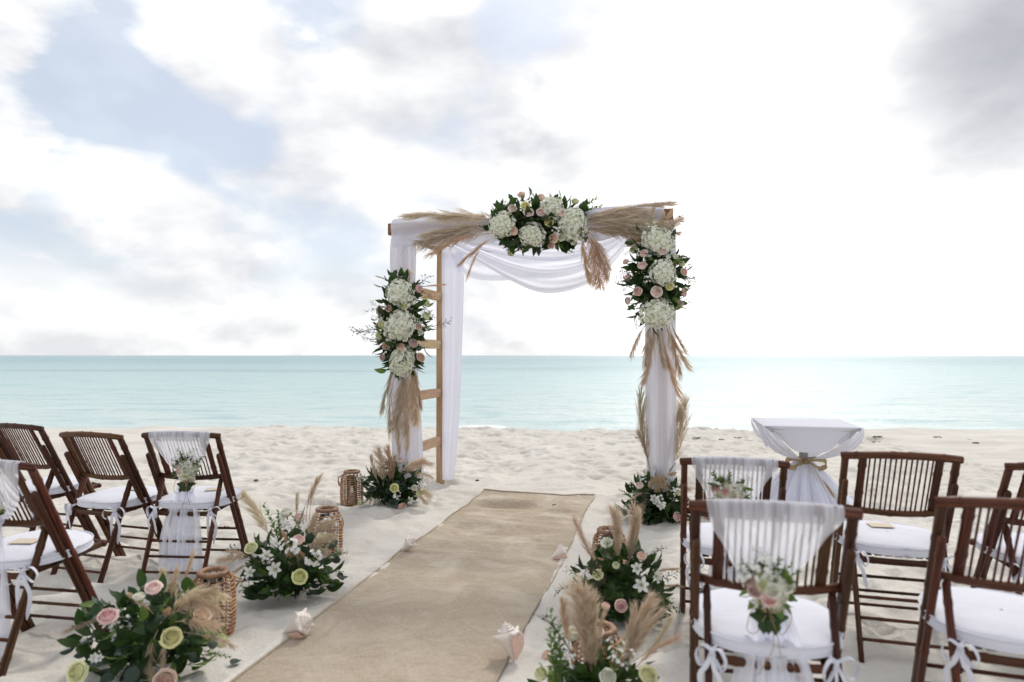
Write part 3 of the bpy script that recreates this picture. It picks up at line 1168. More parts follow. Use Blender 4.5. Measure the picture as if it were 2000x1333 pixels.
def lily_mesh(seed):
    g = random.Random(seed)
    m = MB()
    for k in range(6):
        a = k * math.pi / 3 + g.uniform(-0.1, 0.1)
        o = 0.85 if k % 2 else 1.0
        rows = []
        for i, (r, z, wd) in enumerate(((0.05, -0.5, 0.04), (0.16, -0.1, 0.13), (0.38 * o, 0.25, 0.25), (0.72 * o, 0.42, 0.27), (1.0 * o, 0.36, 0.14), (1.12 * o, 0.26, 0.015))):
            d, s = V(math.cos(a), math.sin(a), 0), V(-math.sin(a), math.cos(a), 0)
            rows.append([d * r + s * wd + V(0, 0, z + 0.07), d * r + V(0, 0, z), d * r - s * wd + V(0, 0, z + 0.07)])
        m.grid(rows)
    for k in range(5):
        a = k * 1.257
        m.tube([V(0, 0, -0.3), V(0.18 * math.cos(a), 0.18 * math.sin(a), 0.5)], [0.015, 0.03], 5, mi=1)
    return m.mesh('lily', [M['petal_white'], M['stamen']])


LILY = [lily_mesh(1), lily_mesh(4)]


def leaf_add(m, base, d, nrm, L, Wd, curl=0.25, mi=0, n=6, shape=0):
    """leaf blade from base along d, face normal nrm; folded along its midrib, drooping by curl"""
    d = Vector(d).normalized()
    s = d.cross(nrm).normalized()
    u = s.cross(d)
    rows = []
    for i in range(n):
        t = i / (n - 1)
        if shape == 0:
            wd = Wd * (math.sin(math.pi * t ** 0.8) ** 0.9 if 0 < t < 1 else (0.10 if t == 0 else 0.0))
        elif shape == 1:
            wd = Wd * math.sqrt(max(0, 1 - (2 * t - 1) ** 2)) if 0 < t < 1 else Wd * 0.12
        else:
            wd = Wd * (math.sin(math.pi * t ** 0.6) * (1 + 0.35 * math.cos(t * 15))) if 0 < t < 1 else 0.05 * Wd
        c = Vector(base) + d * (L * t * (1 - 0.18 * curl * t)) - u * (L * curl * t * t)
        rows.append([c + s * wd + u * wd * 0.28, c, c - s * wd + u * wd * 0.28])
    m.grid(rows, mi=mi)


def leaf_mesh(L, Wd, curl, shape, mat, n=7):
    m = MB()
    m.tube([V(0, 0, -0.25), V(0, 0, 0.02)], 0.012, 4)
    leaf_add(m, (0, 0, 0), (0, 0, 1), (0, -1, 0), L, Wd, curl, 0, n, shape)
    return m.mesh('leaf', mat)


LEAF = {'dark': [leaf_mesh(1, 0.20, 0.25, 0, M['leaf']), leaf_mesh(1, 0.26, 0.45, 0, M['leaf'])],
        'fresh': [leaf_mesh(1, 0.19, 0.2, 0, M['leaf_light']), leaf_mesh(1, 0.24, 0.4, 0, M['leaf_light'])],
        'euca': [leaf_mesh(0.8, 0.38, 0.15, 1, M['euca']), leaf_mesh(0.8, 0.33, 0.3, 1, M['euca'])],
        'broad': [leaf_mesh(1, 0.42, 0.3, 2, M['leaf'], 12), leaf_mesh(1, 0.36, 0.4, 2, M['leaf'], 12)]}


def sprig_mesh(seed, kind):
    """unit-long stem with paired leaves or small blooms"""
    g = random.Random(seed)
    m = MB()
    bx, by = g.uniform(-0.12, 0.12), g.uniform(-0.12, 0.12)
    c = lambda t: V(bx * t * t, by * t * t, t)
    m.tube([c(i / 8) for i in range(9)], [0.012 * (1 - 0.7 * i / 8) for i in range(9)], 5, mi=1)
    if kind == 'leafy':
        for i in range(22):
            t = 0.12 + 0.88 * i / 21
            a = i * 2.4
            d = V(math.cos(a) * 0.8, math.sin(a) * 0.8, 0.75)
            leaf_add(m, c(t), d, V(-math.cos(a), -math.sin(a), 0.9), 0.19 * (1.15 - 0.5 * t), 0.045 * (1.2 - 0.5 * t), 0.2, 0, 5)
    elif kind == 'berry':
        for i in range(26):
            t = 0.2 + 0.8 * g.random()
            a = g.uniform(0, 6.3)
            e = c(t) + V(math.cos(a) * 0.10, math.sin(a) * 0.10, 0.07) * g.uniform(0.5, 1.3)
            m.tube([c(t), e], 0.004, 3, mi=1, cap=False)
            leaf_add(m, e, (e - c(t)), V(0.3, 0.2, 1), 0.075, 0.020, 0.1, 0, 4)
    else:
        for i in range(16):
            t = 0.35 + 0.65 * g.random()
            a = g.uniform(0, 6.3)
            e = c(t) + V(math.cos(a), math.sin(a), 0.5) * g.uniform(0.08, 0.22)
            m.tube([c(t), e], 0.005, 3, mi=1, cap=False)
            q = basis(e - c(t) + V(0, 0, 0.1))
            for k in range(5):
                b = k * 1.2566
                d1 = q @ V(math.cos(b), math.sin(b), 0.35)
                leaf_add(m, e, d1, q @ V(0, 0, 1), 0.075, 0.032, 0.1, 2, 4, 1)
    return m.mesh('sprig_' + kind, [M['leaf_light'] if kind == 'leafy' else M['twig'], M['stem'] if kind != 'berry' else M['twig'], M['petal_white']])


SPRIG = {k: [sprig_mesh(s, k) for s in (1, 2)] for k in ('leafy', 'berry', 'wax')}


def plume_mesh(seed, mat, bulge=0.0, N=850, spread=0.075, name='pampas_plume', stem=0.12, droop=0.10):
    """pampas plume whose chord runs from the origin to (0,0,1); bulge bows it towards +X; the hairs droop towards -X"""
    g = random.Random(seed)
    m = MB()
    c = lambda t: V(bulge * 4 * t * (1 - t) * 0.5 + bulge * 0.5 * math.sin(math.pi * t), 0.01 * math.sin(5 * t + seed), t)
    m.tube([c(i / 10) for i in range(11)], [0.010 * (1 - 0.75 * i / 10) for i in range(11)], 5, cap=False)
    nb = N // 9
    for i in range(nb):
        t = stem + (0.93 - stem) * ((i + g.random()) / nb) ** 0.92
        b = c(t)
        tg = (c(min(1, t + 0.03)) - c(t - 0.03)).normalized()
        a = g.uniform(0, 6.2832)
        x = perp(tg, V(1, 0, 0))
        y = tg.cross(x)
        out = x * math.cos(a) + y * math.sin(a)
        env = (0.35 + 0.65 * math.sin(math.pi * min(1, (t - stem) / (1 - stem) * 0.72 + 0.25))) * g.uniform(0.7, 1.25)
        L = 0.27 * env
        sp = spread * env * g.uniform(0.5, 1.3)
        dr = droop * g.uniform(0.3, 1.3)
        e = lambda q: b + tg * (L * q * (1 - 0.25 * q)) + out * (sp * q ** 0.8) - V(dr * L * q * q, 0, 0)
        for k in range(10):
            q = g.uniform(0.0, 0.75)
            p0 = e(q)
            l = L * g.uniform(0.45, 0.85)
            dv = (e(q + 0.1) - p0).normalized()
            jit = V(g.gauss(0, 1), g.gauss(0, 1), g.gauss(0, 1)) * (l * 0.11)
            p1 = p0 + dv * l * 0.5 + jit * 0.45
            p2 = p0 + dv * l + jit * 1.3 - V(dr * l * 0.35, 0, 0)
            wv = dv.cross(V(g.uniform(-1, 1), g.uniform(-1, 1), g.uniform(-1, 1)))
            if wv.length < 0.05:
                continue
            wv = wv.normalized() * g.uniform(0.0017, 0.0031)
            m.add([p0 - wv, p0 + wv, p1 + wv * 0.8, p1 - wv * 0.8, p2], [(0, 1, 2, 3), (3, 2, 4)])
    return m.mesh(name, mat)


PL = {}
for k, mt in (('tan', 'pampas'), ('pale', 'pampas_pale'), ('gold', 'pampas_gold')):
    PL[k] = {'s': [plume_mesh(1, M[mt], 0.03), plume_mesh(2, M[mt], 0.05, spread=0.065)],
             'a': [plume_mesh(3, M[mt], 0.20, droop=0.6), plume_mesh(4, M[mt], 0.26, spread=0.13, droop=0.7)],
             'f': [plume_mesh(5, M[mt], 0.05, 1300, 0.115, droop=0.2), plume_mesh(6, M[mt], 0.07, 1300, 0.135, droop=0.25)],
             't': [plume_mesh(7, M[mt], 0.04, 360, 0.042, stem=0.3), plume_mesh(8, M[mt], 0.09, 360, 0.045, stem=0.25)]}


class Arr:
    """a flower arrangement: every bloom, leaf, sprig and plume is a child of one root"""

    def __init__(s, name, label, cat, base, centre, rad, group=None, rot=0.0):
        s.o = Vector(base)
        s.root = thing(name, label, cat, base, 0, group)
        s.c, s.r = Vector(centre), Vector(rad)
        s.cam = Vector((0, 0, CAM_H))
        s.rot = rot
        s.taken = []
        s.rs = 0.95 if base[2] > 0.5 else 0.80

    def clear(s, *pts):
        return all((p - c).length > r for p in pts for c, r in s.taken)

    def hit(s, px, py, push=1.0):
        """where the sight line through a photo pixel meets the arrangement's hull; the hull is a real ellipsoid in the place"""
        d = ray(px, py)
        o = s.cam - s.c
        D = Vector([d[i] / (s.r[i] * push) for i in range(3)])
        O = Vector([o[i] / (s.r[i] * push) for i in range(3)])
        a, b, cc = D.dot(D), O.dot(D), O.dot(O) - 1
        disc = b * b - a * cc
        t = (-b - math.sqrt(disc)) / a if disc > 0 else -b / a
        p = s.cam + d * t
        n = Vector([(p[i] - s.c[i]) / s.r[i] ** 2 for i in range(3)]).normalized()
        return p, n

    def put(s, name, me, p, q, sc_, label=None):
        return obj(name, me, s.root, Vector(p) - s.o, q, sc_, None, label)

    def rose(s, kind, px, py, rpx, out=0.0):
        p, n = s.hit(px, py)
        r = rpx * (p - s.cam).length / F
        n = (n + (s.cam - p).normalized() * 0.7 + V(0, 0, 0.55) + V(rnd.gauss(0, .3), rnd.gauss(0, .3), rnd.gauss(0, .25))).normalized()
        s.taken.append((p + n * (out + r * 0.5), r * 1.0))
        s.put('rose', rnd.choice(ROSES[kind]), p + n * (out + 0.005), basis(n), r * s.rs * rnd.uniform(0.85, 1.08), ROSE_WORD[kind])

    def hyd(s, px, py, rpx):
        p, n = s.hit(px, py)
        r = rpx * (p - s.cam).length / F
        n = (n + (s.cam - p).normalized() * 0.8 + V(rnd.gauss(0, .15), 0, rnd.gauss(0, .15))).normalized()
        s.taken.append((p + n * r * 0.12, r * 1.02))
        s.put('hydrangea', rnd.choice(HYD), p + n * r * 0.02, basis(n), (r * rnd.uniform(0.86, 1.08), r * rnd.uniform(0.84, 1.0), r * 0.82))

    def lily(s, px, py, rpx):
        p, n = s.hit(px, py)
        r = rpx * (p - s.cam).length / F
        n = (n + (s.cam - p).normalized() * 0.6 + V(rnd.gauss(0, .3), 0, rnd.gauss(0, .2))).normalized()
        s.put('lily', rnd.choice(LILY), p + n * 0.012, basis(n), r * 0.86)

    def leaves(s, kinds, n, L0, L1, low=-1.0, hi=1.0, droop=0.3, push=0.95, front=0.2, up=0.0):
        for i in range(n):
            z = rnd.uniform(low, hi)
            for _ in range(20):
                a = rnd.uniform(0, 6.2832)
                if math.sin(a) < front or rnd.random() < 0.25:
                    break
            rr = math.sqrt(max(0, 1 - z * z))
            u = V(rr * math.cos(a), rr * math.sin(a), z)
            k = push * rnd.uniform(0.62, 1.0)
            p = s.c + V(u.x * s.r.x, u.y * s.r.y, u.z * s.r.z) * k
            n_ = V(u.x / s.r.x, u.y / s.r.y, u.z / s.r.z).normalized()
            d = (n_ + V(rnd.gauss(0, .5), rnd.gauss(0, .5), rnd.gauss(0, .5) - droop + up)).normalized()
            if p.z < 0.03:
                d.z = max(d.z, -0.05)
                p.z = max(p.z, 0.03)
            L = rnd.uniform(L0, L1)
            if p.z + d.z * L < 0.02 and s.o.z < 0.5:
                d.z = max(d.z, 0.02)
            if not s.clear(p + d * L, p + d * L * 0.6):
                continue
            s.put('leaf', rnd.choice(LEAF[rnd.choice(kinds)]), p, basis(d, V(0, 0, 1).cross(d) if abs(d.z) < 0.95 else None, rnd.gauss(0, .6)), L)

    def core(s, n, L0, L1, k0=0.2, k1=0.85):
        m = MB()
        for i in range(n):
            u = V(rnd.gauss(0, 1), rnd.gauss(0, 1), rnd.gauss(0, 1)).normalized()
            k = rnd.uniform(k0, k1)
            p = s.c + V(u.x * s.r.x, u.y * s.r.y, u.z * s.r.z) * k
            if s.o.z < 0.5:
                p.z = max(p.z, 0.03)
            d = (u + V(rnd.gauss(0, .5), rnd.gauss(0, .5), rnd.gauss(0, .5))).normalized()
            if s.o.z < 0.5 and p.z < 0.1:
                d.z = abs(d.z)
            Lf = rnd.uniform(L0, L1)
            if not s.clear(p + d * Lf, p + d * Lf * 0.6):
                continue
            leaf_add(m, p - s.o, d, V(rnd.gauss(0, 1), rnd.gauss(0, 1), rnd.gauss(0, 1) + 0.5), Lf, rnd.uniform(0.018, 0.03), 0.3, 0, 4)
        # the wet-foam block and its wrap that hold the stems
        rows = []
        for i in range(6):
            a = math.pi * i / 5
            rows.append([s.c - s.o + V(0.5 * s.r.x * math.sin(a) * math.cos(b), 0.5 * s.r.y * math.sin(a) * math.sin(b), 0.5 * s.r.z * math.cos(a)) for b in [2 * math.pi * j / 9 for j in range(9)]])
        m.grid(rows, True)
        obj('foliage', m.mesh('foliage', M['leaf']), s.root, kind='stuff')

    def plume(s, col, typ, b, t, fat=1.0, dy=0.0, dyt=0.0, bend=None):
        """b, t: photo pixels of base and tip, taken at the depth of the arrangement's centre plus dy / dyt"""
        p0 = AT(b[0], b[1], s.c.y + dy)
        p1 = AT(t[0], t[1], s.c.y + dyt)
        L = (p1 - p0).length
        x = bend if bend is not None else (V(0, 0, 1) if abs((p1 - p0).z) < 0.7 * L else V(rnd.choice((-1, 1)), 0, 0.3))
        s.put('pampas_plume', rnd.choice(PL[col][typ]), p0, basis(p1 - p0, x), (L * fat, L * fat, L))

    def sprig(s, kind, b, t, fat=1.0, dy=0.0, dyt=0.0):
        p0 = AT(b[0], b[1], s.c.y + dy)
        p1 = AT(t[0], t[1], s.c.y + dyt)
        L = (p1 - p0).length
        s.put('sprig', rnd.choice(SPRIG[kind]), p0, basis(p1 - p0), (L * fat, L * fat, L))

    def sprigs(s, kind, n, L0, L1, low=-0.5, hi=0.9, spread=0.4):
        for i in range(n):
            z = rnd.uniform(low, hi)
            a = rnd.uniform(0, 6.2832)
            rr = math.sqrt(max(0, 1 - z * z))
            u = V(rr * math.cos(a), rr * math.sin(a) - 0.25, z)
            p = s.c + V(u.x * s.r.x, u.y * s.r.y, u.z * s.r.z) * 0.7
            d = (u + V(rnd.gauss(0, spread), rnd.gauss(0, spread), rnd.gauss(0, spread))).normalized()
            L = rnd.uniform(L0, L1)
            if s.o.z < 0.5:
                p.z = max(p.z, 0.05)
                if p.z + d.z * L < 0.03:
                    d.z = 0.05
            s.put('sprig', rnd.choice(SPRIG[kind]), p, basis(d), L)


# ------------------------------------------------------------------ the wooden arch
PLF = V(-0.975, 5.93, 0)
PRF = V(1.215, 5.37, 0)
AA = math.atan2(PRF.y - PLF.y, PRF.x - PLF.x)
AW_ = (PRF - PLF).length
ALOC = (PLF + PRF) / 2
AMAT = Matrix.Translation(ALOC) @ Matrix.Rotation(AA, 4, 'Z')
HW, AD, AH = AW_ / 2, 0.97, 2.46
arch = thing('wedding_arch', 'square wooden wedding arch on the beach with ladder sides, wrapped in white drapes', 'arch', ALOC, AA)


def plank(name, a, b, hx, hy, mat, ref=V(1, 0, 0)):
    a, b = Vector(a), Vector(b)
    t = (b - a).normalized()
    x = perp(t, ref)
    y = t.cross(x)
    m = MB()
    L = (b - a).length
    n = 5
    rows = []
    for i in range(n):
        c = a.lerp(b, i / (n - 1))
        k = 0.93 if i in (0, n - 1) else 1
        rows.append([c + x * (sx * hx * k) + y * (sy * hy * k) for sx, sy in ((-1, -.8), (-.8, -1), (.8, -1), (1, -.8), (1, .8), (.8, 1), (-.8, 1), (-1, .8))])
    m.grid(rows, True)
    m.uv = [((j % 8) / 8, L * (j // 8) / (n - 1)) for j in range(8 * n)]
    m.f += [tuple(range(7, -1, -1)), tuple(range(8 * (n - 1), 8 * n))]
    m.mi += [0, 0]
    return obj(name, m.mesh(name, M[mat], False), arch)


for x in (-HW, HW):
    plank('post', (x, 0, -0.15), (x, 0, AH - 0.03), 0.035, 0.045, 'wood')
    plank('post', (x, AD, -0.15), (x, AD, AH - 0.03), 0.035, 0.045, 'wood')
    plank('side_beam', (x, -0.10, AH - 0.06), (x, AD + 0.10, AH - 0.06), 0.026, 0.05, 'wood_dark', V(1, 0, 0))
    for z in (0.42, 0.91, 1.40, 1.89):
        plank('ladder_rung', (x, 0.046, z), (x, AD - 0.046, z), 0.022, 0.045, 'wood_light')
plank('front_beam', (-HW - 0.10, -0.075, AH - 0.055), (HW + 0.09, -0.075, AH - 0.055), 0.028, 0.055, 'wood_dark', V(0, 1, 0))
plank('back_beam', (-HW - 0.10, AD + 0.075, AH - 0.055), (HW + 0.09, AD + 0.075, AH - 0.055), 0.028, 0.055, 'wood_dark', V(0, 1, 0))

GRP_DR = 'white cloths draped on the wedding arch'


def place_world(name, m, mat, base, label, cat, group=None):
    b = Vector(base)
    m.v = [tuple(Vector(p) - b) for p in m.v]
    o = obj(name, m.mesh(name, M[mat]), loc=b)
    return tag(o, label, cat, group)


def sleeve(sections, n, pleats, amp, seed, closed=True):
    """cloth sleeve: sections of (centre, rx, ry), axes along the arch's width and depth"""
    g = random.Random(seed)
    m = MB()
    ph = [g.uniform(0, 6) for _ in range(4)]
    ex, ey = AMAT.to_3x3() @ V(1, 0, 0), AMAT.to_3x3() @ V(0, 1, 0)
    secs = []
    K = 40
    cs = crv([s[0] for s in sections], K)
    rs = crv([V(s[1], s[2], 0) for s in sections], K)
    rows = []
    for i in range(K):
        t = i / (K - 1)
        row = []
        for j in range(n):
            th = 2 * math.pi * j / n
            k = 1 + amp * (math.sin(pleats * th + ph[0] + 0.9 * t) * 0.6 + math.sin((pleats * 2 - 3) * th + ph[1] - 1.3 * t) * 0.4) + 0.04 * math.sin(5 * t + ph[2] + th)
            row.append(cs[i] + ex * (rs[i].x * k * math.cos(th)) + ey * (rs[i].y * k * math.sin(th)))
        rows.append(row)
    m.grid(rows, True)
    return m


def A3(x, y, z):
    return AMAT @ V(x, y, z)


m = sleeve([(A3(-HW + 0.005, 0, 2.44), 0.085, 0.09), (A3(-HW + 0.01, -0.01, 2.2), 0.115, 0.10), (A3(-HW + 0.015, -0.01, 1.6), 0.10, 0.10), (A3(-HW + 0.04, -0.01, 0.9), 0.125, 0.11),
            (A3(-HW + 0.06, -0.01, 0.35), 0.135, 0.12), (A3(-HW + 0.06, -0.02, 0.05), 0.12, 0.11)], 72, 9, 0.085, 3)
place_world('post_drape', m, 'drape', A3(-HW, 0, 0.02), 'white drape hanging down the left front post of the arch behind the left garland', 'drape', GRP_DR)
m = sleeve([(A3(HW - 0.02, 0, 2.44), 0.10, 0.095), (A3(HW - 0.02, -0.01, 2.1), 0.12, 0.10), (A3(HW - 0.015, -0.01, 1.5), 0.115, 0.10), (A3(HW - 0.01, -0.01, 0.8), 0.115, 0.10),
            (A3(HW - 0.01, -0.01, 0.2), 0.105, 0.10), (A3(HW - 0.01, -0.02, 0.03), 0.11, 0.11)], 72, 8, 0.085, 8)
place_world('post_drape', m, 'drape', A3(HW, 0, 0.02), 'white drape hanging down the right front post of the arch below the right garland', 'drape', GRP_DR)
m = sleeve([(A3(-HW + 0.125, AD, 2.40), 0.11, 0.07), (A3(-HW + 0.135, AD, 2.1), 0.115, 0.08), (A3(-HW + 0.125, AD, 1.4), 0.10, 0.075), (A3(-HW + 0.11, AD, 0.7), 0.085, 0.07), (A3(-HW + 0.085, AD, 0.25), 0.075, 0.06),
            (A3(-HW + 0.075, AD, 0.02), 0.06, 0.05)], 72, 8, 0.10, 12)
place_world('post_drape', m, 'drape', A3(-HW + 0.1, AD, 0.02), 'white drape gathered on the bare back post beside the ladder rungs', 'drape', GRP_DR)


def beam_sleeve(y, z, r, x0, x1, seed):
    g = random.Random(seed)
    m = MB()
    rows = []
    for i in range(70):
        t = i / 69
        x = x0 + (x1 - x0) * t
        row = []
        for j in range(30):
            th = 2 * math.pi * j / 30
            k = 1 + 0.08 * math.sin(3 * th + t * 16) + 0.05 * math.sin(5 * th - t * 27)
            sag = 0.035 * math.sin(t * 21 + 1) ** 2 if math.sin(th) < -0.3 else 0
            row.append(A3(x, y + r * 0.62 * k * math.cos(th), z + r * k * math.sin(th) - sag))
        rows.append(row)
    m.grid(rows, True)
    return m


place_world('beam_drape', beam_sleeve(-0.075, AH - 0.075, 0.115, -HW - 0.05, HW + 0.02, 1), 'drape', A3(0, -0.075, AH - 0.2), 'white drape wrapped along the front beam of the arch', 'drape', GRP_DR)


def swag(top, bot, amp, seed, nu=90, nv=34, depth=0.12):
    T, B = crv(top, nu), crv(bot, nu)
    g = random.Random(seed)
    ey = AMAT.to_3x3() @ V(0, 1, 0)
    m = MB()
    rows = []
    for i in range(nv):
        v = i / (nv - 1)
        row = []
        for j in range(nu):
            u = j / (nu - 1)
            mid = math.sin(math.pi * u)
            p = T[j].lerp(B[j], v + 0.03 * math.sin(v * 9 + u * 3))
            p = p - ey * (depth * mid * math.sin(v * math.pi * 0.5)) + ey * amp * (0.5 + mid) * 1.8 * (math.sin(v * 11 + 1.6 * u) * 0.65 + 0.35 * math.sin(v * 19 - 2 * u))
            row.append(p)
        rows.append(row)
    m.grid(rows)
    return m


yb = lambda x: 6.88 + (x - 850) * 0.0
BK = lambda px, py: AT(px, py, 6.9 - (px - 850) / 1300 * 6.6 * 0.255)      # plane of the back beam
MD = lambda px, py: AT(px, py, 6.40 - (px - 850) / 1300 * 6.2 * 0.255)     # mid-way under the roof
m = swag([BK(872, 484), BK(930, 483), BK(1000, 488), BK(1080, 490), BK(1160, 484), BK(1215, 470)], [BK(880, 500), BK(908, 538), BK(958, 553), BK(1040, 549), BK(1120, 530), BK(1205, 482)], 0.014, 4)
place_world('beam_swag', m, 'sheer', BK(960, 553), 'upper sheer swag looped from the back left corner of the arch', 'drape', GRP_DR)
m = swag([MD(868, 462), MD(930, 484), MD(1000, 510), MD(1075, 521), MD(1150, 506), MD(1225, 455)], [MD(874, 478), MD(930, 508), MD(1005, 552), MD(1070, 577), MD(1140, 566), MD(1190, 530), MD(1234, 468)], 0.016, 9)
place_world('beam_swag', m, 'sheer', MD(1070, 577), 'lower sheer swag hanging lowest under the centre of the arch', 'drape', GRP_DR)
m = swag([MD(868, 455), MD(1000, 468), MD(1100, 470), MD(1235, 448)], [MD(868, 466), MD(985, 500), MD(1080, 513), MD(1160, 498), MD(1232, 458)], 0.012, 14, depth=0.05)
place_world('beam_swag', m, 'sheer', MD(1080, 505), 'short sheer swag tucked just under the flowers on the front beam', 'drape', GRP_DR)
m = swag([BK(1205, 470), BK(1235, 468), BK(1270, 468)], [BK(1205, 520), BK(1235, 640), BK(1262, 690)], 0.02, 16, 40, 40, 0.02)
place_world('side_sheer', m, 'sheer_thin', BK(1240, 690), 'thin sheer pulled aside on the right back post of the arch', 'drape', GRP_DR)


def ON(px, py, off=0.0):
    """point where a sight line meets the upright plane through the arch front, off metres in front of it"""
    n = AMAT.to_3x3() @ V(0, 1, 0)
    p0 = A3(0, -off, 0)
    d = ray(px, py)
    t = (p0 - V(0, 0, CAM_H)).dot(n) / d.dot(n)
    return V(0, 0, CAM_H) + d * t


GRP_G = 'flower garlands fixed to the arch'
# top garland
cT = ON(1052, 440, 0.20)
g = Arr('flower_garland', 'wide flower garland at the middle of the front beam with four hydrangeas and pampas', 'garland', cT, cT, (0.40, 0.17, 0.20), GRP_G)
for (b, t, c, ty, f, d) in (((960, 432), (788, 424), 'tan', 's', .9, 0), ((975, 448), (812, 478), 'tan', 'f', .95, -.02), ((970, 440), (822, 462), 'tan', 's', .8, 0), ((965, 455), (838, 500), 'gold', 't', 1, -.06), ((985, 430), (860, 425), 'tan', 'f', .9, .03),
                            ((965, 462), (895, 520), 'gold', 's', .8, -.05), ((955, 460), (912, 545), 'gold', 't', .7, -.05), ((1135, 425), (1318, 398), 'tan', 's', .7, -.05), ((1130, 440), (1300, 440), 'tan', 'f', .9, -.10), ((1120, 435), (1262, 418), 'tan', 'f', .9, -.04),
                            ((1130, 450), (1285, 455), 'tan', 's', 1, -.10), ((1125, 445), (1240, 462), 'tan', 'f', .8, -.08), ((1140, 448), (1172, 562), 'gold', 'f', 1.15, -.1), ((1138, 455), (1155, 555), 'gold', 's', 1.3, -.1), ((1145, 452), (1186, 548), 'gold', 's', 1.3, -.12), ((1148, 450), (1192, 530), 'tan', 's', 1.4, -.12)):
    g.plume(c, ty, b, t, f * 0.72, d, d - (t[0] - 1052) / 1300 * 5.6 * 0.2, V(0, 0, 1) if ty == 'a' else None)
for q in ((982, 440, 27), (1077, 408, 24), (1118, 440, 30), (1040, 459, 25)):
    g.hyd(*q)
for k, x, y, r in (('blush', 1000, 411, 10), ('blush', 1031, 419, 10), ('peach', 1059, 392, 10), ('blush', 1056, 417, 9), ('peach', 1019, 386, 8), ('peach', 1007, 454, 9), ('pink', 1029, 482, 9), ('peach', 1082, 466, 9), ('pink', 1077, 479, 9),
                   ('pink', 1096, 421, 9.5), ('yellow', 1026, 406, 8.5), ('yellow', 1071, 436, 8.5), ('lime', 1123, 399, 9), ('lime', 1000, 491, 8), ('ivory', 1096, 464, 7)):
    g.rose(k, x, y, r, 0.01)
g.core(420, 0.07, 0.12, 0.3, 0.9)
g.leaves(['dark', 'dark', 'dark', 'broad'], 120, 0.08, 0.14, -1, 1, 0.15, 1.1)
g.leaves(['dark', 'fresh'], 26, 0.08, 0.13, -0.9, -0.3, 0.6)
g.leaves(['broad'], 7, 0.12, 0.16, -0.9, 0.1, 0.6)
for b, t in (((1125, 412), (1168, 388)), ((1120, 415), (1172, 404)), ((1095, 400), (1096, 374)), ((1050, 395), (1038, 374))):
    g.sprig('leafy', b, t, 1.2)
g.sprigs('berry', 9, 0.12, 0.22)
g.sprigs('wax', 9, 0.12, 0.17)

# left garland
cL = ON(785, 638, 0.15)
g = Arr('flower_garland', 'tall flower garland on the left post of the arch with pampas hanging below', 'garland', cL, cL, (0.205, 0.17, 0.42), GRP_G)
for (b, t, c, ty, f) in (((778, 700), (745, 808), 'tan', 's', .9), ((785, 705), (770, 840), 'tan', 'f', .8), ((795, 700), (812, 830), 'gold', 'f', .8), ((790, 705), (790, 850), 'tan', 'f', .8), ((800, 700), (822, 800), 'gold', 's', .9), ((780, 705), (762, 850), 'tan', 't', .9),
                         ((798, 575), (798, 528), 'pale', 's', 1.2), ((805, 565), (868, 556), 'gold', 't', .9), ((810, 575), (862, 572), 'gold', 't', .8), ((775, 560), (735, 540), 'pale', 't', .9), ((805, 590), (850, 580), 'gold', 't', 1)):
    g.plume(c, ty, b, t, f * 0.72, -0.02, -0.05)
for q in ((783, 575, 27), (781, 636, 30), (785, 706, 26)):
    g.hyd(*q)
for k, x, y, r in (('pink', 814, 568, 9), ('peach', 761, 605, 9), ('pink', 816, 641, 9), ('peach', 756, 675, 9), ('peach', 783, 680, 9), ('dusty', 805, 674, 10), ('peach', 818, 701, 9), ('dusty', 745, 607, 9), ('dusty', 742, 638, 8), ('dusty', 751, 698, 8),
                   ('lime', 828, 595, 9), ('lime', 829, 620, 9), ('lime', 791, 602, 8), ('yellow', 771, 657, 9), ('lime', 750, 636, 9), ('lime', 744, 657, 9), ('ivory', 792, 664, 7), ('ivory', 820, 652, 6), ('ivory', 800, 536, 6)):
    g.rose(k, x, y, r, 0.01)
g.core(420, 0.07, 0.12, 0.3, 0.92)
g.leaves(['dark', 'dark', 'broad', 'fresh'], 120, 0.07, 0.13, -1, 1, 0.2, 1.12)
g.leaves(['dark'], 16, 0.10, 0.14, -1, -0.75, 0.5)
g.sprigs('berry', 12, 0.16, 0.3)
for b, t in (((755, 600), (711, 606)), ((750, 610), (722, 590)), ((750, 670), (727, 692)), ((748, 680), (735, 672)), ((815, 565), (855, 585)), ((818, 590), (852, 620))):
    g.sprig('berry', b, t, 0.9, -0.05, -0.05)
g.sprigs('wax', 8, 0.10, 0.15)

# right garland
cR = ON(1281, 545, 0.15)
g = Arr('flower_garland', 'tall flower garland on the right post of the arch below the beam end', 'garland', cR, cR, (0.205, 0.17, 0.375), GRP_G)
for (b, t, c, ty, f) in (((1272, 620), (1232, 695), 'tan', 't', 1.2), ((1278, 620), (1255, 752), 'tan', 's', .8), ((1275, 622), (1262, 720), 'tan', 'f', .6), ((1290, 620), (1325, 772), 'gold', 't', .9), ((1295, 620), (1330, 735), 'gold', 's', .7), ((1300, 615), (1345, 720), 'gold', 't', 1), ((1305, 612), (1340, 690), 'tan', 't', 1),
                         ((1285, 622), (1300, 720), 'tan', 's', .9), ((1285, 465), (1335, 425), 'tan', 'f', 1), ((1290, 465), (1312, 412), 'pale', 's', 1.1), ((1280, 460), (1280, 400), 'pale', 't', 1.5), ((1295, 465), (1330, 455), 'tan', 'f', 1.1), ((1275, 465), (1215, 458), 'tan', 's', 1), ((1285, 460), (1296, 415), 'tan', 's', 1.3)):
    g.plume(c, ty, b, t, f, -0.02, -0.05)
for q in ((1283, 469, 31), (1294, 533, 27), (1284, 612, 34)):
    g.hyd(*q)
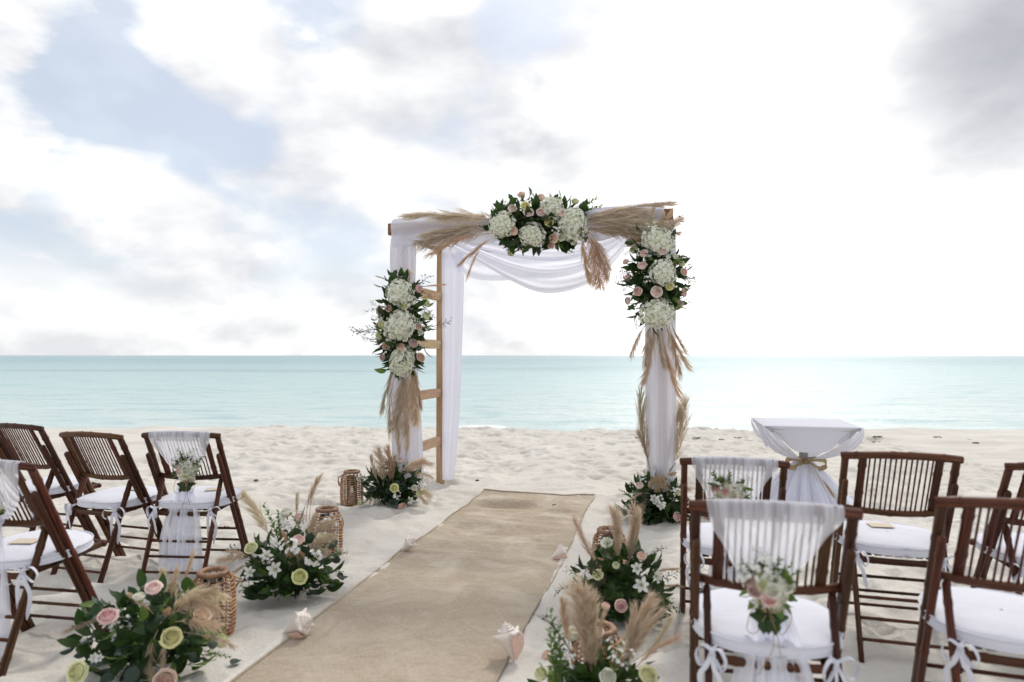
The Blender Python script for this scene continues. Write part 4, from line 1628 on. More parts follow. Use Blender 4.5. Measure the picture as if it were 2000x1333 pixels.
for k, x, y, r in (('blush', 1291, 494, 9), ('blush', 1260, 498, 10), ('blush', 1255, 524, 9), ('pink', 1229, 547, 9), ('pink', 1247, 571, 10), ('blush', 1281, 572, 12), ('pink', 1332, 534, 9), ('pink', 1330, 573, 9), ('blush', 1324, 597, 9.5),
                   ('blush', 1225, 516, 8), ('blush', 1231, 588, 8), ('lime', 1239, 492, 9), ('yellow', 1309, 562, 8.5), ('lime', 1328, 518, 8), ('ivory', 1318, 504, 7), ('ivory', 1303, 503, 6)):
    g.rose(k, x, y, r, 0.01)
g.core(420, 0.07, 0.12, 0.3, 0.92)
g.leaves(['dark', 'dark', 'broad', 'fresh'], 120, 0.07, 0.13, -1, 1, 0.2, 1.12)
g.sprigs('berry', 10, 0.14, 0.26)
for b, t in (((1325, 500), (1362, 530)), ((1325, 510), (1350, 560)), ((1322, 495), (1350, 505)), ((1240, 480), (1218, 500)), ((1240, 550), (1215, 572)), ((1245, 600), (1240, 642))):
    g.sprig('berry', b, t, 0.9, -0.05, -0.05)
for b, t in (((1320, 590), (1352, 594)), ((1318, 598), (1345, 604)), ((1245, 470), (1222, 475))):
    g.sprig('leafy', b, t, 1.1, -0.05, -0.05)
g.sprigs('wax', 8, 0.10, 0.15)

# ------------------------------------------------------------------ arrangements standing on the sand
GRP_A = 'low flower arrangements standing on the sand'


def ground_arr(label, px, py, rx, h, ry=None):
    b = G(px, py)
    b.y += (ry or rx) * 0.9
    b.x = b.x / (b.y - (ry or rx) * 0.9) * b.y
    b.z = SZ(b.x, b.y) - 0.01
    return Arr('flower_arrangement', label, 'flower arrangement', b, b + V(0, 0, h * 0.36), (rx, ry or rx, h * 0.52), GRP_A)


# at the foot of the arch's left posts
g = ground_arr('low flower arrangement at the foot of the left arch post beside a wicker lantern', 769, 1000, 0.255, 0.40)
g.core(240, 0.06, 0.11)
g.leaves(['dark', 'dark', 'euca', 'broad'], 62, 0.07, 0.12, -0.7, 1, 0.1)
g.leaves(['broad', 'dark'], 16, 0.10, 0.15, -0.7, -0.2, 0.3)
for (b, t, c, ty, f) in (((762, 950), (757, 872), 'gold', 'f', .75), ((748, 950), (738, 876), 'pale', 'f', 1), ((740, 945), (725, 890), 'pale', 's', 1), ((768, 950), (772, 890), 'gold', 's', .8), ((775, 935), (845, 905), 'tan', 'a', 1), ((790, 930), (830, 898), 'tan', 'f', 1), ((805, 935), (846, 935), 'tan', 'a', .9), ((808, 950), (842, 972), 'pale', 'f', 1.2),
                         ((805, 960), (835, 985), 'pale', 's', 1.2), ((748, 965), (728, 998), 'pale', 't', 1.2), ((760, 965), (782, 1002), 'gold', 't', 1), ((735, 965), (722, 985), 'pale', 't', 1.2), ((778, 910), (772, 815), 'tan', 's', .8), ((790, 905), (798, 830), 'tan', 's', .8)):
    g.plume(c, ty, b, t, f, -0.12 if t[1] > 860 else -0.04, -0.16 if t[1] > 860 else -0.03)
for k, x, y, r in (('blush', 782, 905, 9), ('yellow', 772, 955, 9.5), ('peach', 783, 989, 9), ('lime', 709, 981, 9), ('ivory', 808, 954, 8), ('lime', 815, 964, 9), ('blush', 806, 922, 8)):
    g.rose(k, x, y, r, 0.015)
g.lily(800, 976, 9)
g.sprigs('wax', 8, 0.13, 0.20, 0, 0.9)
for b, t in (((730, 935), (713, 914)), ((785, 930), (796, 905)), ((780, 930), (790, 912)), ((800, 945), (815, 915))):
    g.sprig('leafy', b, t, 1.2, -0.1, -0.1)

# at the foot of the right posts
g = ground_arr('low flower arrangement at the foot of the right arch post with two tall plumes', 1280, 1026, 0.235, 0.40)
g.core(240, 0.06, 0.11)
g.leaves(['dark', 'dark', 'broad'], 56, 0.08, 0.13, -0.8, 1, 0.1)
g.leaves(['broad'], 16, 0.12, 0.17, -0.8, -0.2, 0.35)
for (b, t, c, ty, f) in (((1270, 925), (1250, 765), 'tan', 's', .75), ((1272, 930), (1247, 846), 'tan', 't', 1), ((1305, 930), (1337, 780), 'tan', 'f', .75), ((1300, 930), (1330, 800), 'tan', 's', .8), ((1290, 922), (1282, 960), 'gold', 'f', 1.3), ((1295, 920), (1300, 958), 'gold', 'f', 1.3), ((1288, 925), (1268, 950), 'gold', 's', 1.6),
                         ((1300, 930), (1320, 925), 'gold', 'f', 1.3), ((1265, 975), (1240, 1000), 'pale', 'f', 1), ((1262, 970), (1248, 1015), 'pale', 's', 1.1), ((1270, 965), (1232, 975), 'tan', 't', 1.3), ((1315, 965), (1350, 955), 'tan', 'f', 1)):
    up = t[1] < 900
    g.plume(c, ty, b, t, f, 0.03 if up else -0.14, 0.05 if up else -0.2)
for k, x, y, r in (('blush', 1250, 953, 10), ('ivory', 1293, 909, 11), ('ivory', 1277, 919, 8), ('pink', 1318, 1010, 10), ('lime', 1321, 964, 9), ('pink', 1334, 945, 8)):
    g.rose(k, x, y, r, 0.015)
for q in ((1277, 975, 10), (1292, 986, 10), (1283, 984, 8)):
    g.lily(*q)
g.sprigs('wax', 6, 0.13, 0.2, 0, 0.9)
g.sprigs('berry', 6, 0.14, 0.22, 0, 0.9)
for b, t in (((1235, 972), (1212, 955)), ((1250, 940), (1243, 922)), ((1305, 925), (1318, 905)), ((1262, 935), (1256, 917))):
    g.sprig('leafy', b, t, 1.2, -0.1, -0.1)

# left of the aisle, second from the viewer
g = ground_arr('bushy flower arrangement left of the runner between two lanterns and the sashed chair', 570, 1184, 0.255, 0.44)
g.core(260, 0.05, 0.10)
g.leaves(['dark', 'dark', 'fresh', 'euca'], 66, 0.06, 0.10, -0.8, 1, 0.05)
g.leaves(['dark'], 26, 0.08, 0.12, -0.9, -0.3, 0.4)
g.leaves(['euca'], 22, 0.05, 0.075, -0.4, 0.6, 0.1, 1.03)
for (b, t, c, ty, f) in (((530, 1055), (474, 963), 'pale', 'f', .75), ((598, 1020), (628, 930), 'tan', 't', 1), ((605, 1015), (618, 935), 'tan', 't', 1), ((585, 1030), (580, 965), 'pale', 't', 1.2), ((595, 1060), (652, 1018), 'tan', 'f', 1), ((600, 1068), (655, 1045), 'tan', 'f', 1), ((598, 1065), (640, 1080), 'tan', 'f', 1), ((590, 1055), (620, 1005), 'tan', 'f', 1),
                         ((560, 1070), (552, 1040), 'gold', 's', 1.5), ((562, 1065), (585, 1100), 'gold', 's', 1.5), ((560, 1068), (570, 1102), 'gold', 'f', 1.3), ((565, 1068), (595, 1088), 'gold', 't', 1.5), ((485, 1090), (424, 1096), 'pale', 'f', .9), ((490, 1100), (440, 1130), 'pale', 's', 1), ((490, 1090), (445, 1075), 'pale', 's', 1)):
    dn = t[1] > 1035
    g.plume(c, ty, b, t, f, -0.12 if dn else 0.0, -0.17 if dn else 0.0)
for k, x, y, r in (('ivory', 561, 1013, 15), ('blush', 585, 1021, 12), ('pink', 581, 1064, 16), ('lime', 495, 1077, 14), ('lime', 623, 1056, 11), ('yellow', 583, 1131, 15)):
    g.rose(k, x, y, r, 0.02)
for q in ((540, 1112, 16), (523, 1088, 13), (492, 1118, 13)):
    g.lily(*q)
for b, t in (((545, 1060), (524, 985)), ((550, 1060), (535, 1000)), ((548, 1050), (545, 1003)), ((585, 1020), (596, 990)), ((590, 1040), (570, 1000)), ((630, 1090), (676, 1078)), ((625, 1110), (668, 1120)), ((510, 1070), (492, 1045)), ((620, 1120), (660, 1142)), ((500, 1140), (468, 1155))):
    g.sprig('leafy', b, t, 1.0, -0.1, -0.1)
g.sprigs('wax', 6, 0.13, 0.2, 0, 0.9)
g.sprigs('berry', 5, 0.13, 0.2, 0, 0.9)

# left of the aisle, nearest
g = ground_arr('blurred flower arrangement at the lower left with a yellow rose and drooping pampas', 290, 1375, 0.275, 0.42)
g.core(280, 0.05, 0.10)
g.leaves(['dark', 'dark', 'fresh', 'euca'], 72, 0.06, 0.10, -0.8, 1, 0.05)
g.leaves(['euca'], 26, 0.05, 0.08, -0.3, 0.7, 0.1, 1.03)
for (b, t, c, ty, f) in (((330, 1210), (442, 1168), 'pale', 'a', .9), ((335, 1205), (435, 1200), 'pale', 'a', .9), ((330, 1205), (425, 1150), 'pale', 'f', .8), ((340, 1215), (430, 1225), 'pale', 'f', .8), ((328, 1190), (316, 1112), 'pale', 'f', .9), ((335, 1195), (345, 1110), 'pale', 's', .9), ((340, 1170), (378, 1082), 'gold', 't', .9),
                         ((208, 1208), (125, 1236), 'tan', 's', .9), ((315, 1215), (303, 1340), 'pale', 't', 1.4), ((318, 1215), (312, 1335), 'pale', 't', 1.2), ((360, 1235), (455, 1262), 'pale', 't', 1), ((300, 1200), (250, 1160), 'pale', 's', .8), ((320, 1205), (330, 1190), 'gold', 'f', 1)):
    dn = t[1] > 1140
    g.plume(c, ty, b, t, f, -0.10 if dn else 0.05, -0.16 if dn else 0.05)
for k, x, y, r in (('blush', 300, 1160, 18), ('pink', 212, 1216, 18), ('peach', 392, 1214, 17), ('yellow', 337, 1250, 20), ('lime', 422, 1263, 17), ('lime', 163, 1310, 20), ('peach', 324, 1326, 22), ('ivory', 271, 1180, 12)):
    g.rose(k, x, y, r, 0.02)
for q in ((188, 1284, 9), (196, 1287, 8)):
    g.lily(*q)
for b, t, k in (((245, 1260), (232, 1195), 'wax'), ((240, 1260), (238, 1200), 'wax'), ((250, 1265), (248, 1220), 'wax'), ((235, 1270), (225, 1215), 'wax'), ((310, 1200), (328, 1165), 'leafy'), ((360, 1220), (378, 1178), 'leafy'), ((200, 1280), (150, 1252), 'leafy'), ((205, 1290), (155, 1268), 'leafy'), ((385, 1260), (440, 1240), 'leafy'),
                ((390, 1270), (450, 1285), 'leafy'), ((270, 1230), (275, 1175), 'leafy'), ((200, 1310), (150, 1300), 'leafy')):
    g.sprig(k, b, t, 1.3 if k == 'wax' else 1.0, -0.14, -0.14)

# right of the aisle, second
g = ground_arr('dark flower arrangement right of the runner with a pink rose, partly behind pale plumes', 1215, 1240, 0.235, 0.42)
g.core(260, 0.05, 0.10)
g.leaves(['dark', 'dark', 'dark', 'broad'], 66, 0.06, 0.10, -0.8, 1, 0.05)
g.leaves(['dark'], 14, 0.09, 0.13, -0.8, -0.2, 0.3)
for (b, t, c, ty, f) in (((1178, 1122), (1120, 1012), 'tan', 's', .7), ((1212, 1105), (1204, 995), 'pale', 'f', .7), ((1208, 1100), (1190, 990), 'pale', 't', 1), ((1224, 1120), (1238, 988), 'tan', 's', .9), ((1226, 1120), (1244, 1010), 'tan', 's', .8), ((1230, 1100), (1250, 1000), 'pale', 't', 1),
                         ((1190, 1155), (1172, 1105), 'gold', 's', 1), ((1185, 1130), (1150, 1110), 'pale', 't', 1.3), ((1260, 1130), (1325, 1112), 'gold', 't', .9), ((1260, 1150), (1330, 1145), 'gold', 't', .9), ((1265, 1165), (1310, 1190), 'pale', 't', 1)):
    g.plume(c, ty, b, t, f, -0.05, -0.05)
for k, x, y, r in (('ivory', 1187, 1071, 16), ('pink', 1213, 1181, 16), ('peach', 1252, 1096, 12), ('lime', 1171, 1128, 14), ('lime', 1203, 1110, 9)):
    g.rose(k, x, y, r, 0.02)
for q in ((1253, 1143, 17), (1246, 1112, 13), (1277, 1126, 15)):
    g.lily(*q)
for b, t, k in (((1250, 1110), (1280, 1070), 'berry'), ((1255, 1100), (1262, 1080), 'berry'), ((1270, 1150), (1328, 1188), 'leafy'), ((1265, 1160), (1315, 1165), 'berry'), ((1165, 1150), (1100, 1140), 'leafy'), ((1160, 1155), (1125, 1165), 'leafy'), ((1160, 1140), (1115, 1122), 'leafy'), ((1180, 1100), (1189, 1035), 'berry')):
    g.sprig(k, b, t, 1.0, -0.08, -0.08)
g.sprigs('berry', 5, 0.13, 0.2, 0, 0.9)

# right of the aisle, nearest
g = ground_arr('nearest right flower arrangement with big cream pampas plumes cut by the lower edge', 1165, 1440, 0.235, 0.33, 0.12)
g.core(260, 0.05, 0.10)
g.leaves(['dark', 'dark', 'dark', 'fresh'], 60, 0.06, 0.10, -0.8, 1, 0.05)
for (b, t, c, ty, f) in (((1155, 1330), (1122, 1138), 'pale', 'f', .85), ((1160, 1325), (1140, 1150), 'pale', 'f', .85), ((1165, 1325), (1160, 1165), 'pale', 's', .8), ((1115, 1270), (1098, 1170), 'gold', 'f', .7), ((1215, 1325), (1275, 1165), 'pale', 'f', .75), ((1215, 1325), (1262, 1180), 'pale', 's', .9), ((1190, 1290), (1238, 1180), 'pale', 't', 1),
                         ((1225, 1325), (1325, 1245), 'gold', 't', .8), ((1180, 1280), (1183, 1190), 'pale', 't', 1), ((1220, 1320), (1290, 1195), 'tan', 't', 1), ((1210, 1320), (1245, 1210), 'pale', 'f', .6), ((1225, 1300), (1310, 1205), 'pale', 't', 1)):
    g.plume(c, ty, b, t, f, 0.0, 0.0)
for k, x, y, r in (('ivory', 1118, 1258, 22), ('peach', 1075, 1296, 15), ('blush', 1170, 1251, 14), ('ivory', 1186, 1328, 20), ('lime', 1258, 1326, 20), ('lime', 1060, 1328, 18), ('peach', 1180, 1198, 10)):
    g.rose(k, x, y, r, 0.02)
for b, t, k in (((1090, 1330), (1083, 1205), 'leafy'), ((1095, 1330), (1092, 1225), 'leafy'), ((1085, 1335), (1072, 1230), 'leafy'), ((1080, 1335), (1052, 1300), 'leafy'), ((1200, 1320), (1205, 1245), 'wax'), ((1195, 1320), (1215, 1255), 'leafy'), ((1110, 1330), (1106, 1275), 'wax'), ((1205, 1325), (1232, 1270), 'wax'), ((1130, 1300), (1075, 1192), 'berry')):
    g.sprig(k, b, t, 1.0, -0.1, -0.1)

# ------------------------------------------------------------------ wicker lanterns
def lantern_meshes():
    H, r0 = 0.30, 0.096
    prof = [(0.0, 0.080), (0.015, 0.089), (0.05, 0.095), (0.12, 0.097), (0.2, 0.096), (0.245, 0.090), (0.275, 0.078), (0.295, 0.066)]

    def rad(z):
        for (a, ra), (b, rb) in zip(prof, prof[1:]):
            if a <= z <= b:
                return ra + (rb - ra) * (z - a) / (b - a)
        return prof[-1][1]
    rings = []
    for i in range(15):
        z = 0.016 + i * 0.0178
        m = MB()
        pts = []
        for j in range(41):
            th = 2 * math.pi * j / 40
            pts.append(V((rad(z) + 0.003) * math.cos(th), (rad(z) + 0.003) * math.sin(th), z + 0.0012 * math.sin(th * 3 + i * 2)))
        m.tube(pts, 0.0036, 6, cap=False)
        rings.append(m.mesh('lantern_ring', M['wicker']))
    ribs = []
    for k in range(14):
        m = MB()
        th = 2 * math.pi * k / 14
        m.tube([V((r - 0.0028) * math.cos(th), (r - 0.0028) * math.sin(th), z) for z, r in prof], 0.0032, 6, 0.8)
        ribs.append(m.mesh('lantern_rib', M['wicker']))
    rim = MB()
    rows = []
    for (r, z) in ((0.046, 0.288), (0.046, 0.303), (0.052, 0.309), (0.066, 0.309), (0.073, 0.302), (0.072, 0.290), (0.046, 0.288)):
        rows.append([V(r * math.cos(2 * math.pi * j / 40), r * math.sin(2 * math.pi * j / 40), z + 0.0015 * math.sin(j * 1.9)) for j in range(40)])
    rim.grid(rows, True)
    base = MB()
    rows = [[V(r * math.cos(2 * math.pi * j / 32), r * math.sin(2 * math.pi * j / 32), z) for j in range(32)] for (r, z) in ((0.002, 0.012), (0.078, 0.012), (0.084, 0.006), (0.082, 0.0), (0.002, 0.0))]
    base.grid(rows, True)
    gl = MB()
    rows = [[V(r * math.cos(2 * math.pi * j / 28), r * math.sin(2 * math.pi * j / 28), z) for j in range(28)] for (r, z) in ((0.044, 0.013), (0.046, 0.02), (0.046, 0.262), (0.043, 0.262), (0.043, 0.02))]
    gl.grid(rows, True)
    ca = MB()
    rows = [[V(r * math.cos(2 * math.pi * j / 20), r * math.sin(2 * math.pi * j / 20), z) for j in range(20)] for (r, z) in ((0.036, 0.014), (0.036, 0.118), (0.033, 0.122), (0.015, 0.119), (0.001, 0.119))]
    ca.grid(rows, True)
    ca.tube([V(0, 0, 0.118), V(0.002, 0, 0.133)], 0.0012, 5)
    hd = MB()
    hd.tube(crv([V(-0.080, 0.0, 0.268), V(-0.112, -0.02, 0.255), V(-0.118, -0.03, 0.215), V(-0.108, -0.02, 0.185), V(-0.104, 0, 0.20), V(-0.116, 0.03, 0.24), V(-0.080, 0.02, 0.272)], 30), 0.0042, 6)
    return rings, ribs, rim.mesh('lantern_rim', M['wicker_rim']), base.mesh('lantern_base', M['wicker_rim']), gl.mesh('lantern_glass', M['glass']), ca.mesh('lantern_candle', M['candle']), hd.mesh('lantern_handle', M['wicker'])


LM = lantern_meshes()
lp = None
for lab, px, py, rz in (('wicker lantern standing alone on the sand left of the arch', 687, 987, 0.3), ('wicker lantern half hidden behind the bushy arrangement with the white rose', 638, 1093, 2.6),
                        ('large near wicker lantern behind the lower left arrangement', 415, 1250, 4.0), ('wicker lantern seen through the spindles of the sashed chair by the arch', 1392, 1019, 1.0),
                        ('wicker lantern behind the white rose on the right of the runner, only its rim showing', 1191, 1150, 5.0), ('wicker lantern hidden behind the nearest cream plumes on the right', 1168, 1388, 2.0)):
    p = G(px, py)
    p.y += 0.09
    p.x = p.x / (p.y - 0.09) * p.y
    p.z = SZ(p.x, p.y) - 0.008
    if lp is None:
        lp = thing('wicker_lantern', lab, 'lantern', p, rz, 'round wicker lanterns along the aisle')
        for me in LM[0]:
            obj('ring', me, lp)
        for me in LM[1]:
            obj('rib', me, lp)
        for nm, me in zip(('rim', 'base', 'glass_cylinder', 'candle', 'handle'), LM[2:]):
            obj(nm, me, lp)
    else:
        dup(lp, p, rz, lab)


# ------------------------------------------------------------------ conch shells
def conch():
    """unit-long conch: +Z is the spire, -Z the narrow siphon; the flared lip opens towards +X"""
    m = MB()
    nU = 72
    prof = [(-1.0, 0.03), (-0.9, 0.09), (-0.7, 0.17), (-0.45, 0.28), (-0.2, 0.40), (0.0, 0.49), (0.10, 0.52), (0.16, 0.50), (0.21, 0.42), (0.27, 0.335), (0.305, 0.345), (0.34, 0.30), (0.385, 0.235), (0.41, 0.24), (0.44, 0.20), (0.48, 0.145), (0.50, 0.15), (0.53, 0.115), (0.58, 0.07), (0.66, 0.012)]
    rows = []
    for (z, r) in prof:
        row = []
        for j in range(nU):
            th = 2 * math.pi * j / nU
            zz = z + 0.065 * (th / (2 * math.pi) - 0.5) * (1 if z > 0.05 else 0.3)
            kn = max(0.0, math.cos(th * 4.5 + 0.6)) ** 3
            kr = kn * (0.20 if 0.0 < z < 0.19 else (0.09 if z in (0.305, 0.41, 0.50) else 0.0))
            lip = math.exp(-((th - 0.55) / 0.55) ** 2) * max(0.0, 1 - abs(z + 0.32) / 0.52) * 0.30
            rr = r * (1 + 0.015 * math.sin(z * 40)) + kr + lip
            row.append(V(rr * math.cos(th), rr * math.sin(th), zz + kr * 0.7))
        rows.append(row)
    m.grid(rows, True)
    m2 = MB()
    rows = []
    for i in range(14):
        z = -0.92 + 1.0 * i / 13
        w_ = math.sin(math.pi * (i + 0.35) / 14)
        rows.append([V((0.10 + 0.46 * (z + 1.0)) * math.cos(a) + 0.02 + 0.22 * w_ * k, (0.10 + 0.46 * (z + 1.0)) * math.sin(a) - 0.06 * w_ * k * (1 - k) * 4, z) for k, a in ((0, -0.9), (0.2, -0.55), (0.5, -0.2), (0.8, 0.15), (1.0, 0.45))])
    m2.grid(rows)
    for mm in (m, m2):
        mm.v = [(x * 0.6, y * 0.6, z * 0.6) for x, y, z in mm.v]
    return m.mesh('conch_body', M['shell']), m2.mesh('conch_lip', M['shell_pink'])


CB, CLP = conch()
for lab, px, py, size, ax_, lipd in (('white conch shell on the left edge of the runner near the bushy arrangement', 798, 1086, 0.125, (0.55, -0.1, 0.62), (0.3, 1, -0.5)), ('large white conch shell on the left edge of the runner, nearest the viewer', 580, 1254, 0.165, (0.85, -0.15, 0.50), (0.3, -0.5, -1)),
                               ('pale pink conch shell on the right edge of the runner far along', 1098, 1092, 0.125, (0.75, 0.2, 0.40), (-0.4, -0.6, -1)), ('upright peach conch shell on the right edge of the runner in front', 993, 1296, 0.165, (-0.25, 0.15, 1.0), (1, -0.5, 0))):
    p = G(px, py)
    p.y += size * 0.3
    z_ = Vector(ax_).normalized()
    p.z = float(runner_z(np.array([p.x]), np.array([p.y]))[0]) + size * (0.22 + 0.33 * abs(z_.z))
    t = thing('conch_shell', lab, 'shell', p, 0, 'conch shells on the runner edges')
    t.rotation_mode = 'QUATERNION'
    t.rotation_quaternion = basis(z_, lipd)
    obj('shell_body', CB, t, scale=size)
    obj('shell_lip', CLP, t, scale=size)

# ------------------------------------------------------------------ draped table
TY = 5.10
TP = G(1582, 1023)
TP.z = SZ(TP.x, TP.y + 0.4) - 0.02
TA = R(-13)
TMAT = Matrix.Translation((TP.x + 0.13, TP.y + 0.40, TP.z)) @ Matrix.Rotation(TA, 4, 'Z')
tb = thing('cocktail_table', 'table right of the arch under white cloths, its grey pole showing above the bow', 'table', TMAT.to_translation(), TA)
TH, TS = 0.765, 0.362
m = MB()
m.tube([V(0, 0, 0.0), V(0, 0, TH - 0.03)], 0.035, 16)
obj('pole', m.mesh('table_pole', M['metal_grey']), tb)
m = MB()
m.box((0, 0, TH - 0.018), (TS - 0.01, TS - 0.01, 0.012))
obj('tabletop', m.mesh('table_top', M['metal_grey'], False), tb)
m = MB()
m.box((0, 0, 0.012), (0.24, 0.24, 0.012))
obj('base_plate', m.mesh('table_base', M['metal_grey'], False), tb)
# fitted cloth: flat top and a short drop on each side
m = MB()
n = 24
rows = []
for (k, q) in ((0.02, 0), (0.6, 0), (0.985, 0), (1.0, 0.02), (0, 0.04), (0, 0.15), (0, 0.4), (0, 0.7), (0, 1.0)):
    row = []
    for side in range(4):
        for j in range(n):
            u = j / n * 2 - 1
            x, y = ((u, -1), (1, u), (-u, 1), (-1, -u))[side]
            if k:
                row.append(V(x * TS * k, y * TS * k, TH + 0.001 - q * 0.2))
            else:
                drop = q * (0.035 + 0.175 * max(0, 1 - abs(u) ** 3.5))
                tx, ty = ((1, 0), (0, 1), (1, 0), (0, 1))[side]
                sx, sy = 1 - q * (0.34 if tx else 0.18), 1 - q * (0.34 if ty else 0.18)
                row.append(V(x * TS * sx, y * TS * sy, TH - drop))
    rows.append(row)
m.grid(rows, True)
o = obj('tablecloth', m.mesh('tablecloth', M['cloth']), loc=TMAT.to_translation())
o.rotation_euler = (0, 0, TA)
tag(o, 'fitted white cloth over the table top with a short drop narrowing below', 'tablecloth')
# sheer overlay: a wing from each corner gathered at the waist, then a skirt flaring to the sand
ZW = 0.455
m = MB()
for ci in range(4):
    a0 = math.pi / 4 + ci * math.pi / 2
    Rz = Matrix.Rotation(a0 - math.pi / 4, 3, 'Z')
    rows = []
    for i in range(22):
        q = i / 21
        row = []
        for j in range(25):
            w_ = j / 24 * 2 - 1
            e = abs(w_)
            ra = TS * 1.006 * (1 - q ** 1.9) + 0.035 * q           # ridge below the corner
            ea = (TS * 1.006 * (1 - q) ** 1.0 + 0.02 * q, TS * 1.006 * (1 - q ** 2.2) + 0.05 * q)
            edge_ = V(ea[0], ea[1], 0) if w_ > 0 else V(ea[1], ea[0], 0)
            p = V(ra, ra, 0).lerp(edge_, e ** 1.3)
            z = TH + 0.004 + (ZW - TH - 0.004) * q - 0.035 * math.sin(math.pi * q) * (1 - e)
            p = p * (1 + 0.035 * math.sin(w_ * 16 + ci) * math.sin(math.pi * q))
            p = Rz @ V(p.x, p.y, 0)
            row.append(V(p.x, p.y, z))
        rows.append(row)
    m.grid(rows)
rows = []
NJ = 200
for i in range(26):
    q = i / 25
    row = []
    for j in range(NJ):
        th = 2 * math.pi * j / NJ
        r = 0.046 + 0.36 * (q ** 0.8)
        pl = 1 + (0.13 * math.sin(th * 14 + math.sin(th * 3)) + 0.06 * math.sin(th * 31)) * min(1, q * 2.2) + 0.10 * math.sin(th * 5) * q
        row.append(V(r * pl * math.cos(th), r * pl * math.sin(th), ZW * (1 - q) + 0.006))
    rows.append(row)
m.grid(rows, True)
o = obj('table_overlay', m.mesh('table_overlay', M['sash_tail']), loc=TMAT.to_translation())
o.rotation_euler = (0, 0, TA)
tag(o, 'sheer white overlay gathered at the table waist and spreading on the sand', 'drape')
# under-skirt that makes the lower part opaque
m = MB()
rows = []
for i in range(24):
    q = i / 23
    row = []
    for j in range(120):
        th = 2 * math.pi * j / 120
        r = (0.042 + 0.30 * q ** 0.85) * (1 + (0.10 * math.sin(th * 11 + 1) + 0.05 * math.sin(th * 23)) * min(1, q * 2.5))
        row.append(V(r * math.cos(th), r * math.sin(th), (ZW - 0.01) * (1 - q) + 0.004))
    rows.append(row)
m.grid(rows, True)
obj('under_skirt', m.mesh('under_skirt', M['cloth']), o)
# burlap bow
bo = thing('burlap_bow', 'tan burlap bow tied round the waist of the draped table', 'bow', TMAT @ V(0, -0.06, ZW), TA)
m = MB()
m.tube([V(0.062 * math.cos(a), 0.06 + 0.062 * math.sin(a), 0.005 * math.sin(a)) for a in [2 * math.pi * k / 24 for k in range(25)]], 0.016, 8, 0.35, V(0, 0, 1))
obj('band', m.mesh('bow_band', M['burlap_bow']), bo)
for s in (-1, 1):
    m = MB()
    ribbon(m, crv([V(0, -0.01, 0), V(s * 0.06, -0.035, 0.022), V(s * 0.135, -0.045, 0.016), V(s * 0.150, -0.04, -0.03), V(s * 0.09, -0.03, -0.055), V(s * 0.03, -0.02, -0.02), V(0, -0.012, 0)], 26), 0.021, V(0.1, 0.55, 1))
    obj('bow_loop', m.mesh('bow_loop', M['burlap_bow']), bo)
for pts in ([V(0, -0.01, 0), V(0.05, -0.05, -0.08), V(0.15, -0.12, -0.20), V(0.27, -0.19, -0.33), V(0.36, -0.24, -0.42)], [V(0, -0.012, -0.01), V(0.03, -0.05, -0.10), V(0.10, -0.11, -0.24), V(0.17, -0.17, -0.36)]):
    m = MB()
    ribbon(m, crv(pts, 20), 0.018, V(0.4, 0.5, 1))
    obj('bow_tail', m.mesh('bow_tail', M['burlap_bow']), bo)
m = MB()
m.tube([V(-0.02, -0.018, 0.003), V(0, -0.03, 0), V(0.02, -0.018, -0.003)], [0.012, 0.018, 0.012], 8)
obj('bow_knot', m.mesh('bow_knot', M['burlap_bow']), bo)

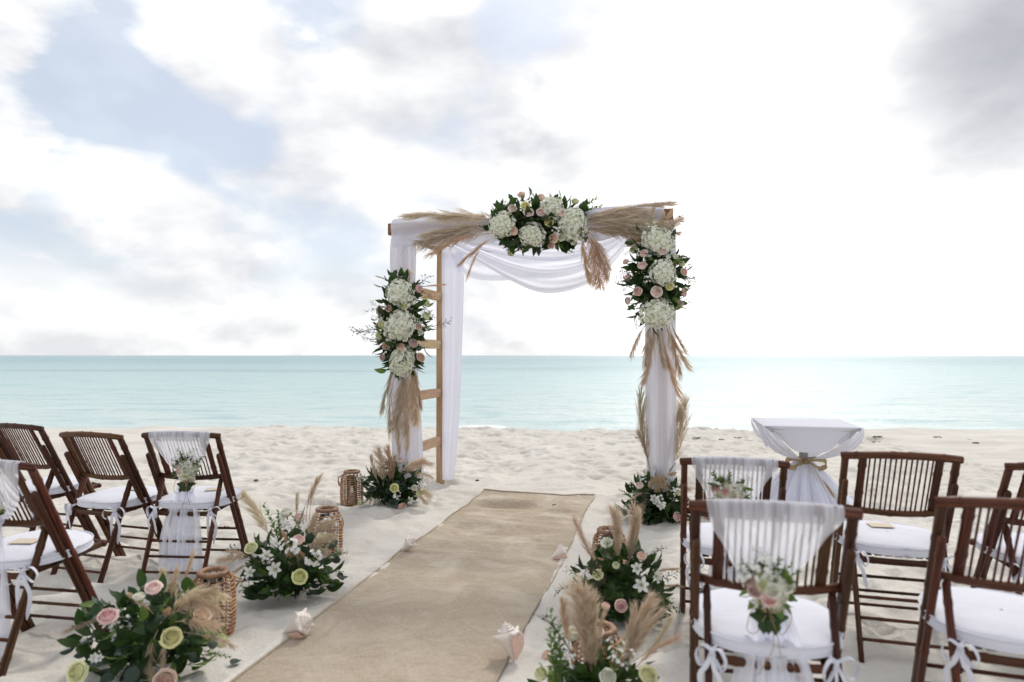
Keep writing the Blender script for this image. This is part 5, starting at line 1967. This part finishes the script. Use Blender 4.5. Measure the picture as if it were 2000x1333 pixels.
# ------------------------------------------------------------------ posies on the four sashes
def posy(key, label, seed, pink, dx=0.0, dz=0.0, size=1.0):
    g = random.Random(seed)
    c = CHP[key]
    rz = c.to_euler().z
    base = c @ V(dx, on_post(0.63) - 0.085, 0.635 + dz)
    t = thing('posy', label, 'posy', base, rz, 'posies tied to the chair sashes')
    t.scale = (size,) * 3
    for i in range(11):
        a, rr = i * 2.4, 0.017 * math.sqrt(i + 0.3)
        p = V(rr * math.cos(a), -0.02 - 0.03 * (1 - rr / 0.07), 0.02 + rr * math.sin(a) * 0.95)
        d = V(p.x * 9, -0.9, (p.z - 0.01) * 9).normalized()
        k = pink[i % len(pink)]
        if i % 4 == 3:
            obj('lily', LILY[i % 2], t, p, basis(d, spin=g.uniform(0, 6)), g.uniform(0.024, 0.03))
        else:
            obj('rose', ROSES[k][i % 2], t, p, basis(d, spin=g.uniform(0, 6)), g.uniform(0.020, 0.026), None, ROSE_WORD[k])
    for i in range(30):
        a = g.uniform(0, 6.28)
        p = V(0.05 * math.cos(a), -0.015 - g.uniform(0, 0.03), 0.02 + 0.05 * math.sin(a))
        d = V(math.cos(a), -0.5 + g.gauss(0, .3), math.sin(a) + 0.2)
        obj('leaf', g.choice(LEAF[g.choice(['fresh', 'fresh', 'dark'])]), t, p, basis(d, spin=g.uniform(0, 6)), g.uniform(0.03, 0.05))
    for i in range(9):
        a = g.uniform(0.2, 2.9)
        d = V(math.cos(a), -0.4, math.sin(a))
        obj('sprig', g.choice(SPRIG['leafy'] + SPRIG['wax']), t, V(0, -0.02, 0.02), basis(d), g.uniform(0.085, 0.13))
    for i in range(3):
        d = V(-0.15 + 0.2 * i, -0.25, -1)
        obj('leaf', LEAF['broad'][i % 2], t, V(0.01 * i - 0.01, -0.03, -0.035), basis(d, V(1, 0, 0), g.uniform(-.6, .6)), 0.075)
    m = MB()
    for s in (-1, 1):
        m.tube(crv([V(0, -0.04, -0.04), V(s * 0.045, -0.055, -0.035), V(s * 0.06, -0.05, -0.075 + 0.02 * s), V(s * 0.035, -0.045, -0.105), V(s * 0.012, -0.045, -0.06), V(0, -0.04, -0.045)], 24), 0.0012, 5)
    m.tube(crv([V(0, -0.04, -0.045), V(0.01, -0.06, -0.13), V(-0.03, -0.055, -0.22)], 16), 0.0011, 5)
    m.tube(crv([V(0, -0.04, -0.045), V(0.02, -0.06, -0.10), V(0.03, -0.05, -0.17)], 16), 0.0011, 5)
    m.tube([V(0.017 * math.cos(a), -0.025 + 0.017 * math.sin(a), -0.042) for a in [2 * math.pi * k / 16 for k in range(17)]], 0.006, 6)
    obj('twine_bow', m.mesh('twine_bow', M['twine']), t)


posy('L3', 'small white and green posy on the left sashed chair in the far row', 1, ['ivory', 'ivory', 'lime', 'ivory', 'blush'], 0.035, 0.0, 1.05)
posy('LF', 'pale posy cut by the left edge on the near left chair', 2, ['lime', 'ivory'])
posy('R1', 'posy with two pink roses on the sashed chair by the draped table', 3, ['ivory', 'pink', 'ivory', 'blush'], -0.02, 0.055, 1.1)
posy('RF1', 'largest posy, on the nearest sashed chair, twine loops hanging below it', 4, ['ivory', 'lime', 'pink', 'ivory', 'dusty'], -0.015, -0.03, 1.0)

# ------------------------------------------------------------------ small things lying on the sand
def scrap(px, py, L, seed, lab):
    g = random.Random(seed)
    p = G(px, py)
    p.z = SZ(p.x, p.y) + 0.003
    m = MB()
    a0 = g.uniform(-0.5, 0.5)
    for k in range(5):
        a = a0 + g.gauss(0, .35) + (math.pi if k % 2 else 0)
        l = L * g.uniform(0.3, 0.6)
        m.tube(crv([V(0, g.uniform(-.02, .02), 0.004), V(math.cos(a) * l * 0.5, math.sin(a) * l * 0.5 + g.uniform(-.02, .02), 0.014), V(math.cos(a) * l, math.sin(a) * l, 0.003)], 7), [0.004, 0.009, 0.010, 0.009, 0.008, 0.006, 0.002], 5, 0.5)
    o = obj('seaweed_scrap', m.mesh('seaweed_scrap', M['weed']), loc=p)
    tag(o, lab, 'seaweed', 'dark seaweed scraps on the sand')


for i, (px, py, L) in enumerate(((1362, 859, .16), (1440, 858, .18), (1715, 859, .2), (1828, 858, .16), (1712, 864, .14), (1905, 866, .12), (1893, 860, .1), (500, 943, .06), (442, 1031, .05), (1082, 993, .03), (932, 936, .03), (1410, 861, .1), (1245, 862, .1), (620, 878, .07), (560, 852, .09))):
    scrap(px, py, L, i, {(500, 943): 'small dark seaweed scrap on the sand right of the left sashed chair seat', (442, 1031): 'small dark scrap on the sand between the legs of the left sashed chair',
                         (1082, 993): 'tiny dark speck lying on the far end of the runner', (932, 936): 'tiny dark scrap on the sand beyond the far left corner of the runner',
                         (620, 878): 'small dark scrap on open sand left of the arch'}.get((px, py), 'dark scrap of dried seaweed on the far sand near the water'))
p = G(452, 1303)
p.z = SZ(p.x, p.y) + 0.012
o = obj('fallen_leaf', LEAF['euca'][0], None, p, basis(V(0.3, 0.9, 0.15), V(1, 0, 0)), 0.06)
tag(o, 'single round grey green leaf fallen on the sand by the runner at lower left', 'leaf')
